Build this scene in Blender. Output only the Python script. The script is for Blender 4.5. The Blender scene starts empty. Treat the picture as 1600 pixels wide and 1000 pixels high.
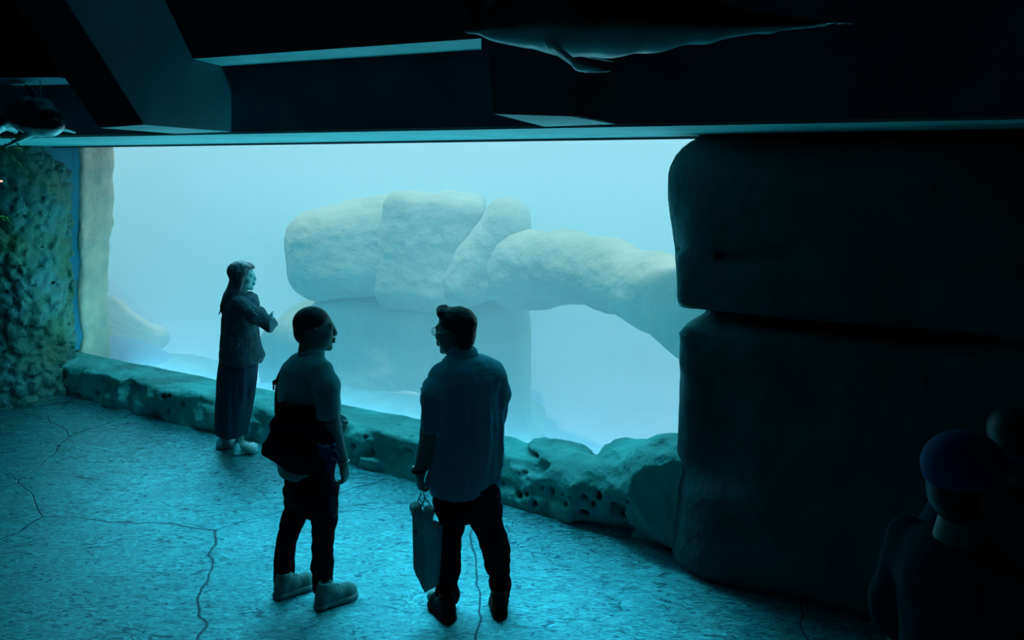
import bpy, bmesh, math, random
import numpy as np
from mathutils import Vector, Matrix

# ------------------------------------------------------------------ camera, light, exposure
SC = bpy.context.scene
F = 1250.0                    # focal length in pixels of the 1600 wide frame
HZ = 252.0                    # row of the horizon
CH = 2.42                     # eye height (visitors' gallery step)
cam_data = bpy.data.cameras.new('camera')
cam_data.sensor_width = 36.0
cam_data.lens = F / 1600.0 * 36.0
cam_data.shift_y = -(500.0 - HZ) / 1600.0
cam_data.clip_end = 200
cam = bpy.data.objects.new('camera', cam_data)
SC.collection.objects.link(cam)
cam.location = (0, 0, CH)
cam.rotation_euler = (math.pi / 2, 0, 0)
SC.camera = cam

world = bpy.data.worlds.new('sky')
SC.world = world
world.use_nodes = True
bg = world.node_tree.nodes['Background']
bg.inputs['Color'].default_value = (0.72, 0.82, 1.0, 1)
bg.inputs['Strength'].default_value = 0.88

sun_data = bpy.data.lights.new('sun', 'SUN')
sun_data.energy = 5.0
sun_data.angle = math.radians(3)
sun_data.color = (1.0, 0.86, 0.86)
sun = bpy.data.objects.new('sun', sun_data)
SC.collection.objects.link(sun)
sun.rotation_euler = (math.radians(12), math.radians(-8), 0)

vs = SC.view_settings
vs.view_transform = 'Standard'
vs.look = 'None'
vs.exposure = 0.0
vs.gamma = 1.0
vs.use_curve_mapping = False
SC.cycles.max_bounces = 10
SC.cycles.diffuse_bounces = 4
SC.cycles.glossy_bounces = 4
SC.cycles.transmission_bounces = 6
SC.cycles.transparent_max_bounces = 12
SC.cycles.volume_bounces = 3
SC.cycles.use_denoising = True
SC.cycles.sample_clamp_indirect = 4.0
SC.cycles.use_adaptive_sampling = False

# ------------------------------------------------------------------ helpers
CU, SU = math.cos(math.radians(29.7)), math.sin(math.radians(29.7))
def W(a, b, z):               # wall frame: a along the glass, b towards it
    return Vector((CU * a + SU * b, -SU * a + CU * b, z))
def pw(x, y, Y):              # a point seen at pixel (x, y), Y metres ahead
    return Vector(((x - 800) / F * Y, Y, CH - (y - HZ) / F * Y))
def pz(x, y, z):              # seen at (x, y), at height z
    return pw(x, y, (CH - z) * F / (y - HZ))
def pb(x, y, b):              # seen at (x, y), on the plane b metres towards the glass
    k = (x - 800) / F
    return pw(x, y, b / (SU * k + CU))

def link(name, me, mat=None, parent=None, **props):
    o = bpy.data.objects.new(name, me)
    SC.collection.objects.link(o)
    if mat is not None: me.materials.append(mat)
    if parent is not None: o.parent = parent
    for k, v in props.items(): o[k] = v
    return o
def mesh(name, verts, faces, mat=None, parent=None, smooth=False, **props):
    me = bpy.data.meshes.new(name)
    me.from_pydata([tuple(v) for v in verts], [], faces)
    me.validate()
    bm = bmesh.new(); bm.from_mesh(me)
    bmesh.ops.recalc_face_normals(bm, faces=bm.faces)
    bm.to_mesh(me); bm.free()
    if smooth: me.polygons.foreach_set('use_smooth', [True] * len(me.polygons))
    return link(name, me, mat, parent, **props)
def thing(name, label, cat, loc=(0, 0, 0), group=None):
    o = bpy.data.objects.new(name, None)
    o.empty_display_size = 0.1
    SC.collection.objects.link(o)
    o.location = loc
    o['label'] = label; o['category'] = cat
    if group: o['group'] = group
    return o
def adopt(child, parent):     # child's vertices are in world space: keep them there
    child.parent = parent
    child.matrix_parent_inverse = Matrix.Translation(-Vector(parent.location))
    return child
def wbox(name, a0, a1, b0, b1, z0, z1, mat, parent=None, **props):
    v = [W(a, b, z) for z in (z0, z1) for a, b in ((a0, b0), (a1, b0), (a1, b1), (a0, b1))]
    f = [(0, 3, 2, 1), (4, 5, 6, 7), (0, 1, 5, 4), (1, 2, 6, 5), (2, 3, 7, 6), (3, 0, 4, 7)]
    return mesh(name, v, f, mat, parent, **props)
def hull(name, pts, mat, parent=None, bevel=0.0, **props):
    bm = bmesh.new()
    for p in pts: bm.verts.new(p)
    bmesh.ops.convex_hull(bm, input=bm.verts)
    bmesh.ops.dissolve_limit(bm, angle_limit=0.01, verts=bm.verts, edges=bm.edges)
    if bevel: bmesh.ops.bevel(bm, geom=list(bm.edges), offset=bevel, segments=2, affect='EDGES')
    me = bpy.data.meshes.new(name); bm.to_mesh(me); bm.free()
    return link(name, me, mat, parent, **props)

# ------------------------------------------------------------------ numpy noise
def _hash(i, j, k, s):
    n = (i.astype(np.int64) * 73856093) ^ (j.astype(np.int64) * 19349663) ^ (k.astype(np.int64) * 83492791) ^ (s * 2654435)
    n = (n ^ (n >> 13)) * 1274126177
    n = (n ^ (n >> 16)) & 0xFFFFFF
    return n.astype(np.float32) / 16777215.0
def vnoise(x, y, z, seed=0):  # value noise, -1..1
    i, j, k = np.floor(x), np.floor(y), np.floor(z)
    fx, fy, fz = x - i, y - j, z - k
    fx, fy, fz = [t * t * (3 - 2 * t) for t in (fx, fy, fz)]
    r = 0
    for di in (0, 1):
        for dj in (0, 1):
            for dk in (0, 1):
                w = (fx if di else 1 - fx) * (fy if dj else 1 - fy) * (fz if dk else 1 - fz)
                r = r + w * _hash(i + di, j + dj, k + dk, seed)
    return (r * 2 - 1).astype(np.float32)
def fbm(x, y, z, seed=0, octs=3):
    r, a = 0, 1.0
    for o in range(octs):
        r = r + a * vnoise(x * 2 ** o + 7.3 * o, y * 2 ** o, z * 2 ** o + 3.1 * o, seed + o)
        a *= 0.5
    return r
def worley(x, y, z, seed=0):  # distances to the nearest and the second nearest cell point
    i, j, k = np.floor(x), np.floor(y), np.floor(z)
    d1 = np.full(x.shape, 9.0, np.float32); d2 = d1.copy()
    for di in (-1, 0, 1):
        for dj in (-1, 0, 1):
            for dk in (-1, 0, 1):
                ci, cj, ck = i + di, j + dj, k + dk
                px = ci + _hash(ci, cj, ck, seed + 1); py = cj + _hash(ci, cj, ck, seed + 2); pz_ = ck + _hash(ci, cj, ck, seed + 3)
                d = np.sqrt((x - px) ** 2 + (y - py) ** 2 + (z - pz_) ** 2)
                d2 = np.minimum(d2, np.maximum(d1, d)); d1 = np.minimum(d1, d)
    return d1, d2

# ------------------------------------------------------------------ solid modelling on a grid
class Field:
    """Solid shapes blended on a grid, then turned into one continuous surface."""
    def __init__(s, lo, hi, res):
        s.lo = np.array(lo, np.float32); s.res = res
        s.n = np.ceil((np.array(hi) - s.lo) / res).astype(int) + 1
        s.a = np.full(tuple(s.n), 1.0, np.float32)
        s.frame(Matrix.Identity(3), (0, 0, 0))
    def frame(s, R, o):       # following shapes are given in this frame
        s.R = np.array(R, np.float32); s.o = np.array(o, np.float32); return s
    def _win(s, c, rad):      # grid window around local point c, radius rad
        cw = s.R @ np.array(c, np.float32) + s.o
        i0 = np.clip(np.floor((cw - rad - s.lo) / s.res).astype(int), 0, s.n)
        i1 = np.clip(np.ceil((cw + rad - s.lo) / s.res).astype(int) + 1, 0, s.n)
        if (i1 <= i0).any(): return None
        sl = tuple(slice(p, q) for p, q in zip(i0, i1))
        g = [s.lo[k] + s.res * np.arange(i0[k], i1[k], dtype=np.float32) - s.o[k] for k in range(3)]
        X, Y, Z = np.meshgrid(*g, indexing='ij')
        return sl, [s.R[0, k] * X + s.R[1, k] * Y + s.R[2, k] * Z for k in range(3)]
    def _put(s, sl, d, k, op):
        A = s.a[sl]
        if op == 'add':
            h = np.maximum(k - np.abs(A - d), 0) / max(k, 1e-6)
            s.a[sl] = np.minimum(A, d) - h * h * k * 0.25
        else:                 # cut
            d = -d
            h = np.maximum(k - np.abs(A - d), 0) / max(k, 1e-6)
            s.a[sl] = np.maximum(A, d) + h * h * k * 0.25
    def ell(s, c, r, k=0.01, op='add', rot=None):
        R0, o0 = s.R, s.o
        if rot is not None:
            s.o = s.R @ np.array(c, np.float32) + s.o; s.R = s.R @ np.array(rot, np.float32); c = (0, 0, 0)
        w = s._win(c, max(r) + k + 3 * s.res)
        if w:
            sl, (x, y, z) = w
            x, y, z = x - c[0], y - c[1], z - c[2]
            k0 = np.sqrt((x / r[0]) ** 2 + (y / r[1]) ** 2 + (z / r[2]) ** 2)
            k1 = np.sqrt((x / r[0] ** 2) ** 2 + (y / r[1] ** 2) ** 2 + (z / r[2] ** 2) ** 2) + 1e-9
            s._put(sl, k0 * (k0 - 1) / k1, k, op)
        s.R, s.o = R0, o0
        return s
    def cap(s, p, q, r0, r1=None, k=0.01, op='add', sq=None):   # tapered rod; sq = (direction, factor) flattens it
        p, q = np.array(p, np.float32), np.array(q, np.float32)
        r1 = r0 if r1 is None else r1
        c = (p + q) / 2; L = float(np.linalg.norm(q - p))
        w = s._win(c, L / 2 + max(r0, r1) + k + 3 * s.res)
        if not w: return s
        sl, (x, y, z) = w
        v = q - p
        t = np.clip(((x - p[0]) * v[0] + (y - p[1]) * v[1] + (z - p[2]) * v[2]) / (L * L + 1e-12), 0, 1)
        dx, dy, dz = x - p[0] - t * v[0], y - p[1] - t * v[1], z - p[2] - t * v[2]
        if sq is not None:
            e = np.array(sq[0], np.float32); e = e / np.linalg.norm(e)
            dd = (dx * e[0] + dy * e[1] + dz * e[2]) * (1 / sq[1] - 1)
            dx, dy, dz = dx + dd * e[0], dy + dd * e[1], dz + dd * e[2]
        s._put(sl, np.sqrt(dx * dx + dy * dy + dz * dz) - (r0 + (r1 - r0) * t), k, op)
        return s
    def chain(s, pts, rad, k=0.01, op='add', sq=None):
        for i in range(len(pts) - 1): s.cap(pts[i], pts[i + 1], rad[i], rad[i + 1], k, op, sq)
        return s
    def box(s, c, h, k=0.01, op='add', rot=None, rnd=0.0):
        R0, o0 = s.R, s.o
        if rot is not None:
            s.o = s.R @ np.array(c, np.float32) + s.o; s.R = s.R @ np.array(rot, np.float32); c = (0, 0, 0)
        w = s._win(c, math.sqrt(sum(t * t for t in h)) + k + 3 * s.res)
        if w:
            sl, (x, y, z) = w
            q = [np.abs(t - c[i]) - h[i] + rnd for i, t in enumerate((x, y, z))]
            d = np.sqrt(sum(np.maximum(t, 0) ** 2 for t in q)) + np.minimum(np.maximum(np.maximum(q[0], q[1]), q[2]), 0) - rnd
            s._put(sl, d, k, op)
        s.R, s.o = R0, o0
        return s
    def stack(s, rings, yaw=0.0, k=0.01, op='add', power=2.0):   # world-space ellipse rings (x, y, z, half width, half depth)
        rings = sorted(rings, key=lambda r: r[2])
        A = np.array(rings, np.float32)
        R0, o0 = s.R, s.o
        s.frame(Matrix.Identity(3), (0, 0, 0))
        zc = (A[0, 2] + A[-1, 2]) / 2
        rad = max(A[:, 3].max(), A[:, 4].max())
        cx, cy = (A[:, 0].min() + A[:, 0].max()) / 2, (A[:, 1].min() + A[:, 1].max()) / 2
        ext = max((A[-1, 2] - A[0, 2]) / 2, rad + max(np.ptp(A[:, 0]), np.ptp(A[:, 1])) / 2)
        w = s._win((cx, cy, zc), ext + k + 3 * s.res)
        if w:
            sl, (x, y, z) = w
            zz = A[:, 2]
            t = [np.interp(z[0, 0, :], zz, A[:, i]).astype(np.float32) for i in (0, 1, 3, 4)]
            c, n = math.cos(yaw), math.sin(yaw)
            dx, dy = x - t[0], y - t[1]
            lx, ly = c * dx + n * dy, -n * dx + c * dy
            if power == 2.0: q = np.sqrt((lx / t[2]) ** 2 + (ly / t[3]) ** 2)
            else: q = ((np.abs(lx) / t[2]) ** power + (np.abs(ly) / t[3]) ** power) ** (1 / power)
            d = (q - 1) * np.minimum(t[2], t[3])
            dz = np.maximum(zz[0] - z, z - zz[-1])
            d = np.where(dz > 0, np.sqrt(np.maximum(d, 0) ** 2 + dz ** 2), np.maximum(d, dz))
            s._put(sl, d, k, op)
        s.R, s.o = R0, o0
        return s
    def grid(s):
        g = [s.lo[k] + s.res * np.arange(s.n[k], dtype=np.float32) for k in range(3)]
        return np.meshgrid(*g, indexing='ij')
    def warp(s, fn, band=0.08):   # add fn(x, y, z) near the surface only
        m = np.abs(s.a) < band
        ix = np.nonzero(m)
        x, y, z = [s.lo[k] + s.res * ix[k].astype(np.float32) for k in range(3)]
        s.a[m] += fn(x, y, z)
        return s
    def surface(s, name, mat, parent=None, world_parent=True, **props):
        a = np.pad(s.a, 1, constant_values=1.0)
        lo = s.lo - s.res
        inside = a < 0
        n = np.array(a.shape) - 1
        cnt = sum(inside[dx:n[0] + dx, dy:n[1] + dy, dz:n[2] + dz].astype(np.int8) for dx in (0, 1) for dy in (0, 1) for dz in (0, 1))
        mask = (cnt > 0) & (cnt < 8)
        ci = np.nonzero(mask)
        idx = -np.ones(mask.shape, np.int32); idx[ci] = np.arange(len(ci[0]))
        acc = np.zeros((len(ci[0]), 3), np.float32); num = np.zeros(len(ci[0]), np.float32)
        for ax in range(3):
            o1, o2 = [q for q in range(3) if q != ax]
            for u in (0, 1):
                for v in (0, 1):
                    d = [0, 0, 0]; d[o1] = u; d[o2] = v
                    e = list(d); e[ax] = 1
                    A = a[ci[0] + d[0], ci[1] + d[1], ci[2] + d[2]]
                    B = a[ci[0] + e[0], ci[1] + e[1], ci[2] + e[2]]
                    m = (A < 0) != (B < 0)
                    t = np.where(m, A / np.where(m, A - B, 1), 0)
                    acc[:, ax] += np.where(m, t, 0); acc[:, o1] += m * u; acc[:, o2] += m * v
                    num += m
        vv = lo + s.res * (np.stack(ci, 1).astype(np.float32) + acc / num[:, None])
        quads = []
        for ax in range(3):
            o1, o2 = (ax + 1) % 3, (ax + 2) % 3
            sl0 = [slice(0, None)] * 3; sl1 = [slice(0, None)] * 3
            sl0[ax] = slice(0, -1); sl1[ax] = slice(1, None)
            A, B = inside[tuple(sl0)], inside[tuple(sl1)]
            e = np.nonzero(A != B)
            fl = A[e]
            e = np.stack(e, 1)
            ok = (e[:, o1] > 0) & (e[:, o2] > 0) & (e[:, o1] < n[o1]) & (e[:, o2] < n[o2])
            e, fl = e[ok], fl[ok]
            c = []
            for u, v in ((-1, -1), (0, -1), (0, 0), (-1, 0)):
                q = e.copy(); q[:, o1] += u; q[:, o2] += v
                c.append(idx[q[:, 0], q[:, 1], q[:, 2]])
            c = np.stack(c, 1)
            c[~fl] = c[~fl][:, ::-1]
            quads.append(c)
        qd = np.concatenate(quads)
        me = bpy.data.meshes.new(name)
        me.vertices.add(len(vv)); me.vertices.foreach_set('co', vv.ravel())
        me.loops.add(len(qd) * 4); me.loops.foreach_set('vertex_index', qd.ravel().astype(np.int32))
        me.polygons.add(len(qd)); me.polygons.foreach_set('loop_start', np.arange(0, len(qd) * 4, 4, dtype=np.int32))
        me.polygons.foreach_set('use_smooth', np.ones(len(qd), bool))
        me.update(); me.validate()
        o = link(name, me, mat, None, **props)
        if parent is not None: adopt(o, parent)
        return o

# ------------------------------------------------------------------ materials
def mat(name, col, rough=0.7, spec=0.3, metal=0.0, var=0.0, vscale=3.0, bump=0.0, bscale=20.0, bdist=0.02, col2=None, detail=4.0, stretch=None):
    m = bpy.data.materials.new(name); m.use_nodes = True
    nt = m.node_tree; N, L = nt.nodes, nt.links
    p = N['Principled BSDF']
    p.inputs['Base Color'].default_value = (*col, 1)
    p.inputs['Roughness'].default_value = rough
    p.inputs['Specular IOR Level'].default_value = spec
    p.inputs['Metallic'].default_value = metal
    tc = N.new('ShaderNodeTexCoord')
    src = tc.outputs['Object']
    if stretch:
        mp = N.new('ShaderNodeMapping'); mp.inputs['Scale'].default_value = stretch
        L.new(src, mp.inputs['Vector']); src = mp.outputs['Vector']
    if col2 is not None or var:
        if col2 is None: col2 = tuple(max(0, c * (1 - var)) for c in col)
        nz = N.new('ShaderNodeTexNoise'); nz.inputs['Scale'].default_value = vscale; nz.inputs['Detail'].default_value = detail
        L.new(src, nz.inputs['Vector'])
        rp = N.new('ShaderNodeValToRGB')
        rp.color_ramp.elements[0].position = 0.35; rp.color_ramp.elements[1].position = 0.65
        rp.color_ramp.elements[0].color = (*col, 1); rp.color_ramp.elements[1].color = (*col2, 1)
        L.new(nz.outputs['Fac'], rp.inputs['Fac']); L.new(rp.outputs['Color'], p.inputs['Base Color'])
    if bump:
        nb = N.new('ShaderNodeTexNoise'); nb.inputs['Scale'].default_value = bscale; nb.inputs['Detail'].default_value = detail
        L.new(src, nb.inputs['Vector'])
        bp = N.new('ShaderNodeBump'); bp.inputs['Strength'].default_value = bump; bp.inputs['Distance'].default_value = bdist
        L.new(nb.outputs['Fac'], bp.inputs['Height']); L.new(bp.outputs['Normal'], p.inputs['Normal'])
    return m
# ------------------------------------------------------------------ the room
GB = 5.374                    # distance of the glass
ZS, ZT = 0.30, 2.59           # sill and head of the glass
A0, A1 = -8.82, -0.9          # its ends
ZC = 4.2                      # ceiling

def floor_material():
    m = bpy.data.materials.new('stamped_concrete'); m.use_nodes = True
    nt = m.node_tree; N, L = nt.nodes, nt.links
    p = N['Principled BSDF']
    tc = N.new('ShaderNodeTexCoord')
    def noise(scale, detail, rough=0.5, vec=None, dist=0.0):
        n = N.new('ShaderNodeTexNoise'); n.inputs['Scale'].default_value = scale
        n.inputs['Detail'].default_value = detail; n.inputs['Roughness'].default_value = rough
        n.inputs['Distortion'].default_value = dist
        L.new(vec or tc.outputs['Object'], n.inputs['Vector']); return n
    mp = N.new('ShaderNodeMapping'); mp.inputs['Rotation'].default_value = (0, 0, 0.3); mp.inputs['Scale'].default_value = (0.55, 1.5, 1)
    L.new(tc.outputs['Object'], mp.inputs['Vector'])
    n1 = noise(20, 8, 0.72, mp.outputs['Vector'], 2.2)      # trowelled creases
    n2 = noise(3.0, 5, 0.6)
    # long hand-cut joints between stamped slabs
    wv = noise(1.3, 3)
    mx = N.new('ShaderNodeMix'); mx.data_type = 'VECTOR'; mx.inputs[0].default_value = 0.25
    L.new(tc.outputs['Object'], mx.inputs[4]); L.new(wv.outputs['Color'], mx.inputs[5])
    vo = N.new('ShaderNodeTexVoronoi'); vo.feature = 'DISTANCE_TO_EDGE'; vo.inputs['Scale'].default_value = 0.6
    L.new(mx.outputs[1], vo.inputs['Vector'])
    jr = N.new('ShaderNodeMapRange'); jr.inputs[1].default_value = 0.0; jr.inputs[2].default_value = 0.004
    L.new(vo.outputs['Distance'], jr.inputs[0])
    rp = N.new('ShaderNodeValToRGB')
    rp.color_ramp.elements[0].position = 0.36; rp.color_ramp.elements[1].position = 0.62
    rp.color_ramp.elements[0].color = (0.0, 0.22, 0.33, 1); rp.color_ramp.elements[1].color = (0.14, 0.95, 1.0, 1)
    L.new(n1.outputs['Fac'], rp.inputs['Fac'])
    c2 = N.new('ShaderNodeMix'); c2.data_type = 'RGBA'; c2.blend_type = 'MULTIPLY'; c2.inputs[0].default_value = 0.35
    L.new(rp.outputs['Color'], c2.inputs[6]); L.new(n2.outputs['Fac'], c2.inputs[7])
    c3 = N.new('ShaderNodeMix'); c3.data_type = 'RGBA'
    c3.inputs[6].default_value = (0, 0.07, 0.11, 1)
    # short curved trowel marks
    def mth(op, *a):
        q = N.new('ShaderNodeMath'); q.operation = op
        for i, v in enumerate(a):
            if hasattr(v, 'links'): L.new(v, q.inputs[i])
            else: q.inputs[i].default_value = v
        return q.outputs[0]
    n3 = noise(5.5, 2, 0.5, mp.outputs['Vector'], 1.2); n4 = noise(4.0, 2)
    ridge = mth('LESS_THAN', mth('ABSOLUTE', mth('SUBTRACT', n3.outputs['Fac'], 0.5)), 0.013)
    mark = mth('MULTIPLY', ridge, mth('GREATER_THAN', n4.outputs['Fac'], 0.54))
    c4 = N.new('ShaderNodeMix'); c4.data_type = 'RGBA'; c4.inputs[7].default_value = (0.0, 0.13, 0.19, 1)
    L.new(mth('MULTIPLY', mark, 0.75), c4.inputs[0]); L.new(c2.outputs[2], c4.inputs[6])
    L.new(jr.outputs[0], c3.inputs[0]); L.new(c4.outputs[2], c3.inputs[7])
    L.new(c3.outputs[2], p.inputs['Base Color'])
    rr = N.new('ShaderNodeMapRange'); rr.inputs[1].default_value = 0.3; rr.inputs[2].default_value = 0.7
    rr.inputs[3].default_value = 0.25; rr.inputs[4].default_value = 0.40
    L.new(n1.outputs['Fac'], rr.inputs[0]); L.new(rr.outputs[0], p.inputs['Roughness'])
    p.inputs['Metallic'].default_value = 0.9
    h = N.new('ShaderNodeMath'); h.operation = 'MULTIPLY_ADD'; h.inputs[1].default_value = 0.6
    L.new(jr.outputs[0], h.inputs[0]); L.new(n1.outputs['Fac'], h.inputs[2])
    bp = N.new('ShaderNodeBump'); bp.inputs['Strength'].default_value = 0.35; bp.inputs['Distance'].default_value = 0.02
    L.new(h.outputs[0], bp.inputs['Height']); L.new(bp.outputs['Normal'], p.inputs['Normal'])
    return m

M_floor = floor_material()
M_wall = mat('dark_plaster', (0.006, 0.016, 0.024), 0.8, 0.2, var=0.4, vscale=2, bump=0.2, bscale=30)
M_header = mat('painted_board', (0.016, 0.12, 0.16), 0.75, 0.2, var=0.3, vscale=2)
M_soffit = mat('soffit_paint_and_light', (0.08, 0.62, 0.60), 0.6, 0.3, var=0.25, vscale=3)
M_black = mat('black_paint_and_shade', (0.006, 0.012, 0.015), 0.85, 0.1)

RA0, RA1, RB0 = -12.5, 5.5, -3.0
wbox('floor', RA0, RA1, RB0, 5.5, -0.25, 0.0, M_floor, kind='structure')
wbox('ceiling', RA0 - .3, RA1 + .3, RB0 - .3, 5.9, ZC, ZC + 0.3, M_wall, kind='structure')
wbox('wall_left', RA0 - .3, RA0, RB0, 5.6, -.25, ZC, M_black, kind='structure')
wbox('wall_right', RA1, RA1 + .3, RB0, 5.6, -.25, ZC, M_black, kind='structure')
wbox('wall_rear', RA0 - .3, RA1 + .3, RB0 - .3, RB0, -.25, ZC, mat('bounce_plaster', (0.10, 0.50, 0.55), 0.8), kind='structure')  # out of view; pale colour added to bounce light into the hall
# wall around the window
WB0, WB1 = 5.30, 5.60
o = wbox('wall_front', RA0, A0 - .03, WB0, WB1, -0.25, ZC, M_wall, kind='structure')
wbox('wall_front_right', A1, RA1, WB0, WB1, -0.25, ZC, M_wall, kind='structure')
wbox('wall_front_sill', A0, A1, 5.32, WB1 - .16, -0.6, ZS - 0.12, M_wall, kind='structure')
LEAN = 0.56
def hb(a): return 3.35 + (a + 4.4) * 0.086
def header():
    v = []
    for a in (RA0, RA1):
        for b, z in ((hb(a), 2.60), (hb(a) + .3, 2.60), (hb(a) + .3, ZC), (hb(a) - LEAN * (ZC - 2.6), ZC)): v.append(W(a, b, z))
    mesh('wall_front_header', v, [(0, 1, 2, 3), (4, 7, 6, 5), (0, 4, 5, 1), (1, 5, 6, 2), (2, 6, 7, 3), (3, 7, 4, 0)], M_header, kind='structure')
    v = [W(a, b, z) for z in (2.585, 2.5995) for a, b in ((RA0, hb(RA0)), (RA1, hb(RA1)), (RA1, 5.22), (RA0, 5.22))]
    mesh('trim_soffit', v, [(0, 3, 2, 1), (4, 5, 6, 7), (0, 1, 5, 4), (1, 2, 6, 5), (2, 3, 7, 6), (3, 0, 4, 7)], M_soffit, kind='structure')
header()
wbox('wall_front_top', A0, A1, 5.22, WB1, 2.67, ZC, M_wall, kind='structure')
wbox('trim_head_frame', A0, A1, 5.185, 5.22, 2.568, 2.67, M_header, kind='structure')
wbox('trim_jamb', A0 - .04, A0 + .0, 4.95, 5.62, ZS - .03, 2.66, mat('jamb_paint', (0.008, 0.24, 0.34), 0.6), kind='structure')

# raking ceiling beams that come down on the soffit
def beam(name, foot, top_shift, mt, zt=ZC, dark=None):
    z0 = 2.590
    L1, R1, R2, L2 = [pz(x, y, z0) for x, y in foot]
    pts = [L1, R1, R2, L2]
    h = zt - z0
    for p in (L1, R1): pts.append(p + Vector((top_shift[0] * h, top_shift[1] * h, h)))
    for p in (R2, L2): pts.append(p + Vector((0, 0, h)))
    o = hull(name, pts, mt, kind='structure', bevel=0.004)
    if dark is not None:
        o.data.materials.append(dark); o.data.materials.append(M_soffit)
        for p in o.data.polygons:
            if p.normal.z < -0.97: p.material_index = 2  # underside paler: window light put into its colour
            elif p.normal.z < -0.3 or p.normal.x < -0.5: p.material_index = 1  # raking and left faces: shade put into the colour where dark is black
    return o
M_beam = mat('teal_board', (0.02, 0.26, 0.31), 0.75, 0.2, var=0.35, vscale=1.5, detail=6)
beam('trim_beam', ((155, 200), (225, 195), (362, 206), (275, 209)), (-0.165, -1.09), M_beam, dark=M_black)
beam('trim_beam_right', ((770, 178), (895, 182), (962, 194), (850, 198)), (-0.05, -0.95), M_header, dark=M_header)
# sloping bulkhead between the beams, window light put into the underside's pale colour
def bulk(name, near, far, m1, m2):
    z0 = 2.955
    n0, n1 = [pz(x, y, z0) for x, y in near]; f0, f1 = [pz(x, y, z0) for x, y in far]
    dn = W(0, 1, 0); h = ZC - z0; U = Vector((0, 0, h))
    pts = [n0, n1, f1, f0, n0 + U - dn * h, n1 + U - dn * h, f1 + U, f0 + U]
    o = mesh(name, pts, [(0, 1, 2, 3), (4, 7, 6, 5), (0, 4, 5, 1), (1, 5, 6, 2), (2, 6, 7, 3), (3, 7, 4, 0)], m1, kind='structure')
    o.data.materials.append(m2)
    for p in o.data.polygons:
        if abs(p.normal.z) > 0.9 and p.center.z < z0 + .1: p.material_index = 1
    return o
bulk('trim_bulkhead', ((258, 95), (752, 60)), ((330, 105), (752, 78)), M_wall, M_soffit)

# ------------------------------------------------------------------ the tank
TA0, TA1, TB1, TZ0, TZW = -26.0, 9.0, 26.0, -1.2, 3.6
def mk_glass():
    m = bpy.data.materials.new('acrylic'); m.use_nodes = True
    nt = m.node_tree; N, L = nt.nodes, nt.links
    N.remove(N['Principled BSDF']); out = N['Material Output']
    t = N.new('ShaderNodeBsdfTransparent'); t.inputs[0].default_value = (0.95, 0.985, 1, 1)
    g = N.new('ShaderNodeBsdfGlossy'); g.inputs['Roughness'].default_value = 0.02
    fr = N.new('ShaderNodeFresnel'); fr.inputs['IOR'].default_value = 1.3
    mx = N.new('ShaderNodeMixShader')
    ge = N.new('ShaderNodeNewGeometry'); sb = N.new('ShaderNodeMath'); sb.operation = 'SUBTRACT'; sb.inputs[0].default_value = 1.0
    ml = N.new('ShaderNodeMath'); ml.operation = 'MULTIPLY'
    L.new(ge.outputs['Backfacing'], sb.inputs[1]); L.new(fr.outputs[0], ml.inputs[0]); L.new(sb.outputs[0], ml.inputs[1])
    L.new(ml.outputs[0], mx.inputs[0]); L.new(t.outputs[0], mx.inputs[1]); L.new(g.outputs[0], mx.inputs[2])
    L.new(mx.outputs[0], out.inputs['Surface'])
    return m
wbox('window_1', A0, A1, 5.374, 5.434, ZS - .12, 2.665, mk_glass(), kind='structure')
def mk_water():
    m = bpy.data.materials.new('tank_water'); m.use_nodes = True
    nt = m.node_tree; N, L = nt.nodes, nt.links
    N.remove(N['Principled BSDF']); out = N['Material Output']
    s = N.new('ShaderNodeVolumeScatter'); s.inputs['Color'].default_value = (0.60, 0.89, 1.0, 1)
    s.inputs['Density'].default_value = 0.29; s.inputs['Anisotropy'].default_value = 0.2
    a = N.new('ShaderNodeVolumeAbsorption'); a.inputs['Color'].default_value = (0.0, 0.90, 1.0, 1); a.inputs['Density'].default_value = 0.10
    ad = N.new('ShaderNodeAddShader')
    L.new(s.outputs[0], ad.inputs[0]); L.new(a.outputs[0], ad.inputs[1]); L.new(ad.outputs[0], out.inputs['Volume'])
    return m
wbox('water', TA0 + .01, TA1 - .01, 5.45, TB1 - .01, TZ0 - .5, TZW, mk_water(), kind='stuff',
     label='hazy turquoise water filling the tank behind the big window', category='water')
M_tank = mat('tank_wall_paint', (0.35, 0.75, 0.85), 0.9, 0.1)
M_sand = mat('pale_sand', (0.55, 0.66, 0.80), 0.95, 0.1, col2=(0.45, 0.56, 0.66), vscale=0.8, bump=0.5, bscale=4, bdist=0.1)
wbox('wall_tank_rear', TA0, TA1, TB1, TB1 + .3, TZ0 - 1, TZW + .3, M_tank, kind='structure')
wbox('wall_tank_left', TA0 - .3, TA0, 5.6, TB1, TZ0 - 1, TZW + .3, M_tank, kind='structure')
wbox('wall_tank_right', TA1, TA1 + .3, 5.6, TB1, TZ0 - 1, TZW + .3, M_tank, kind='structure')

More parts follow.
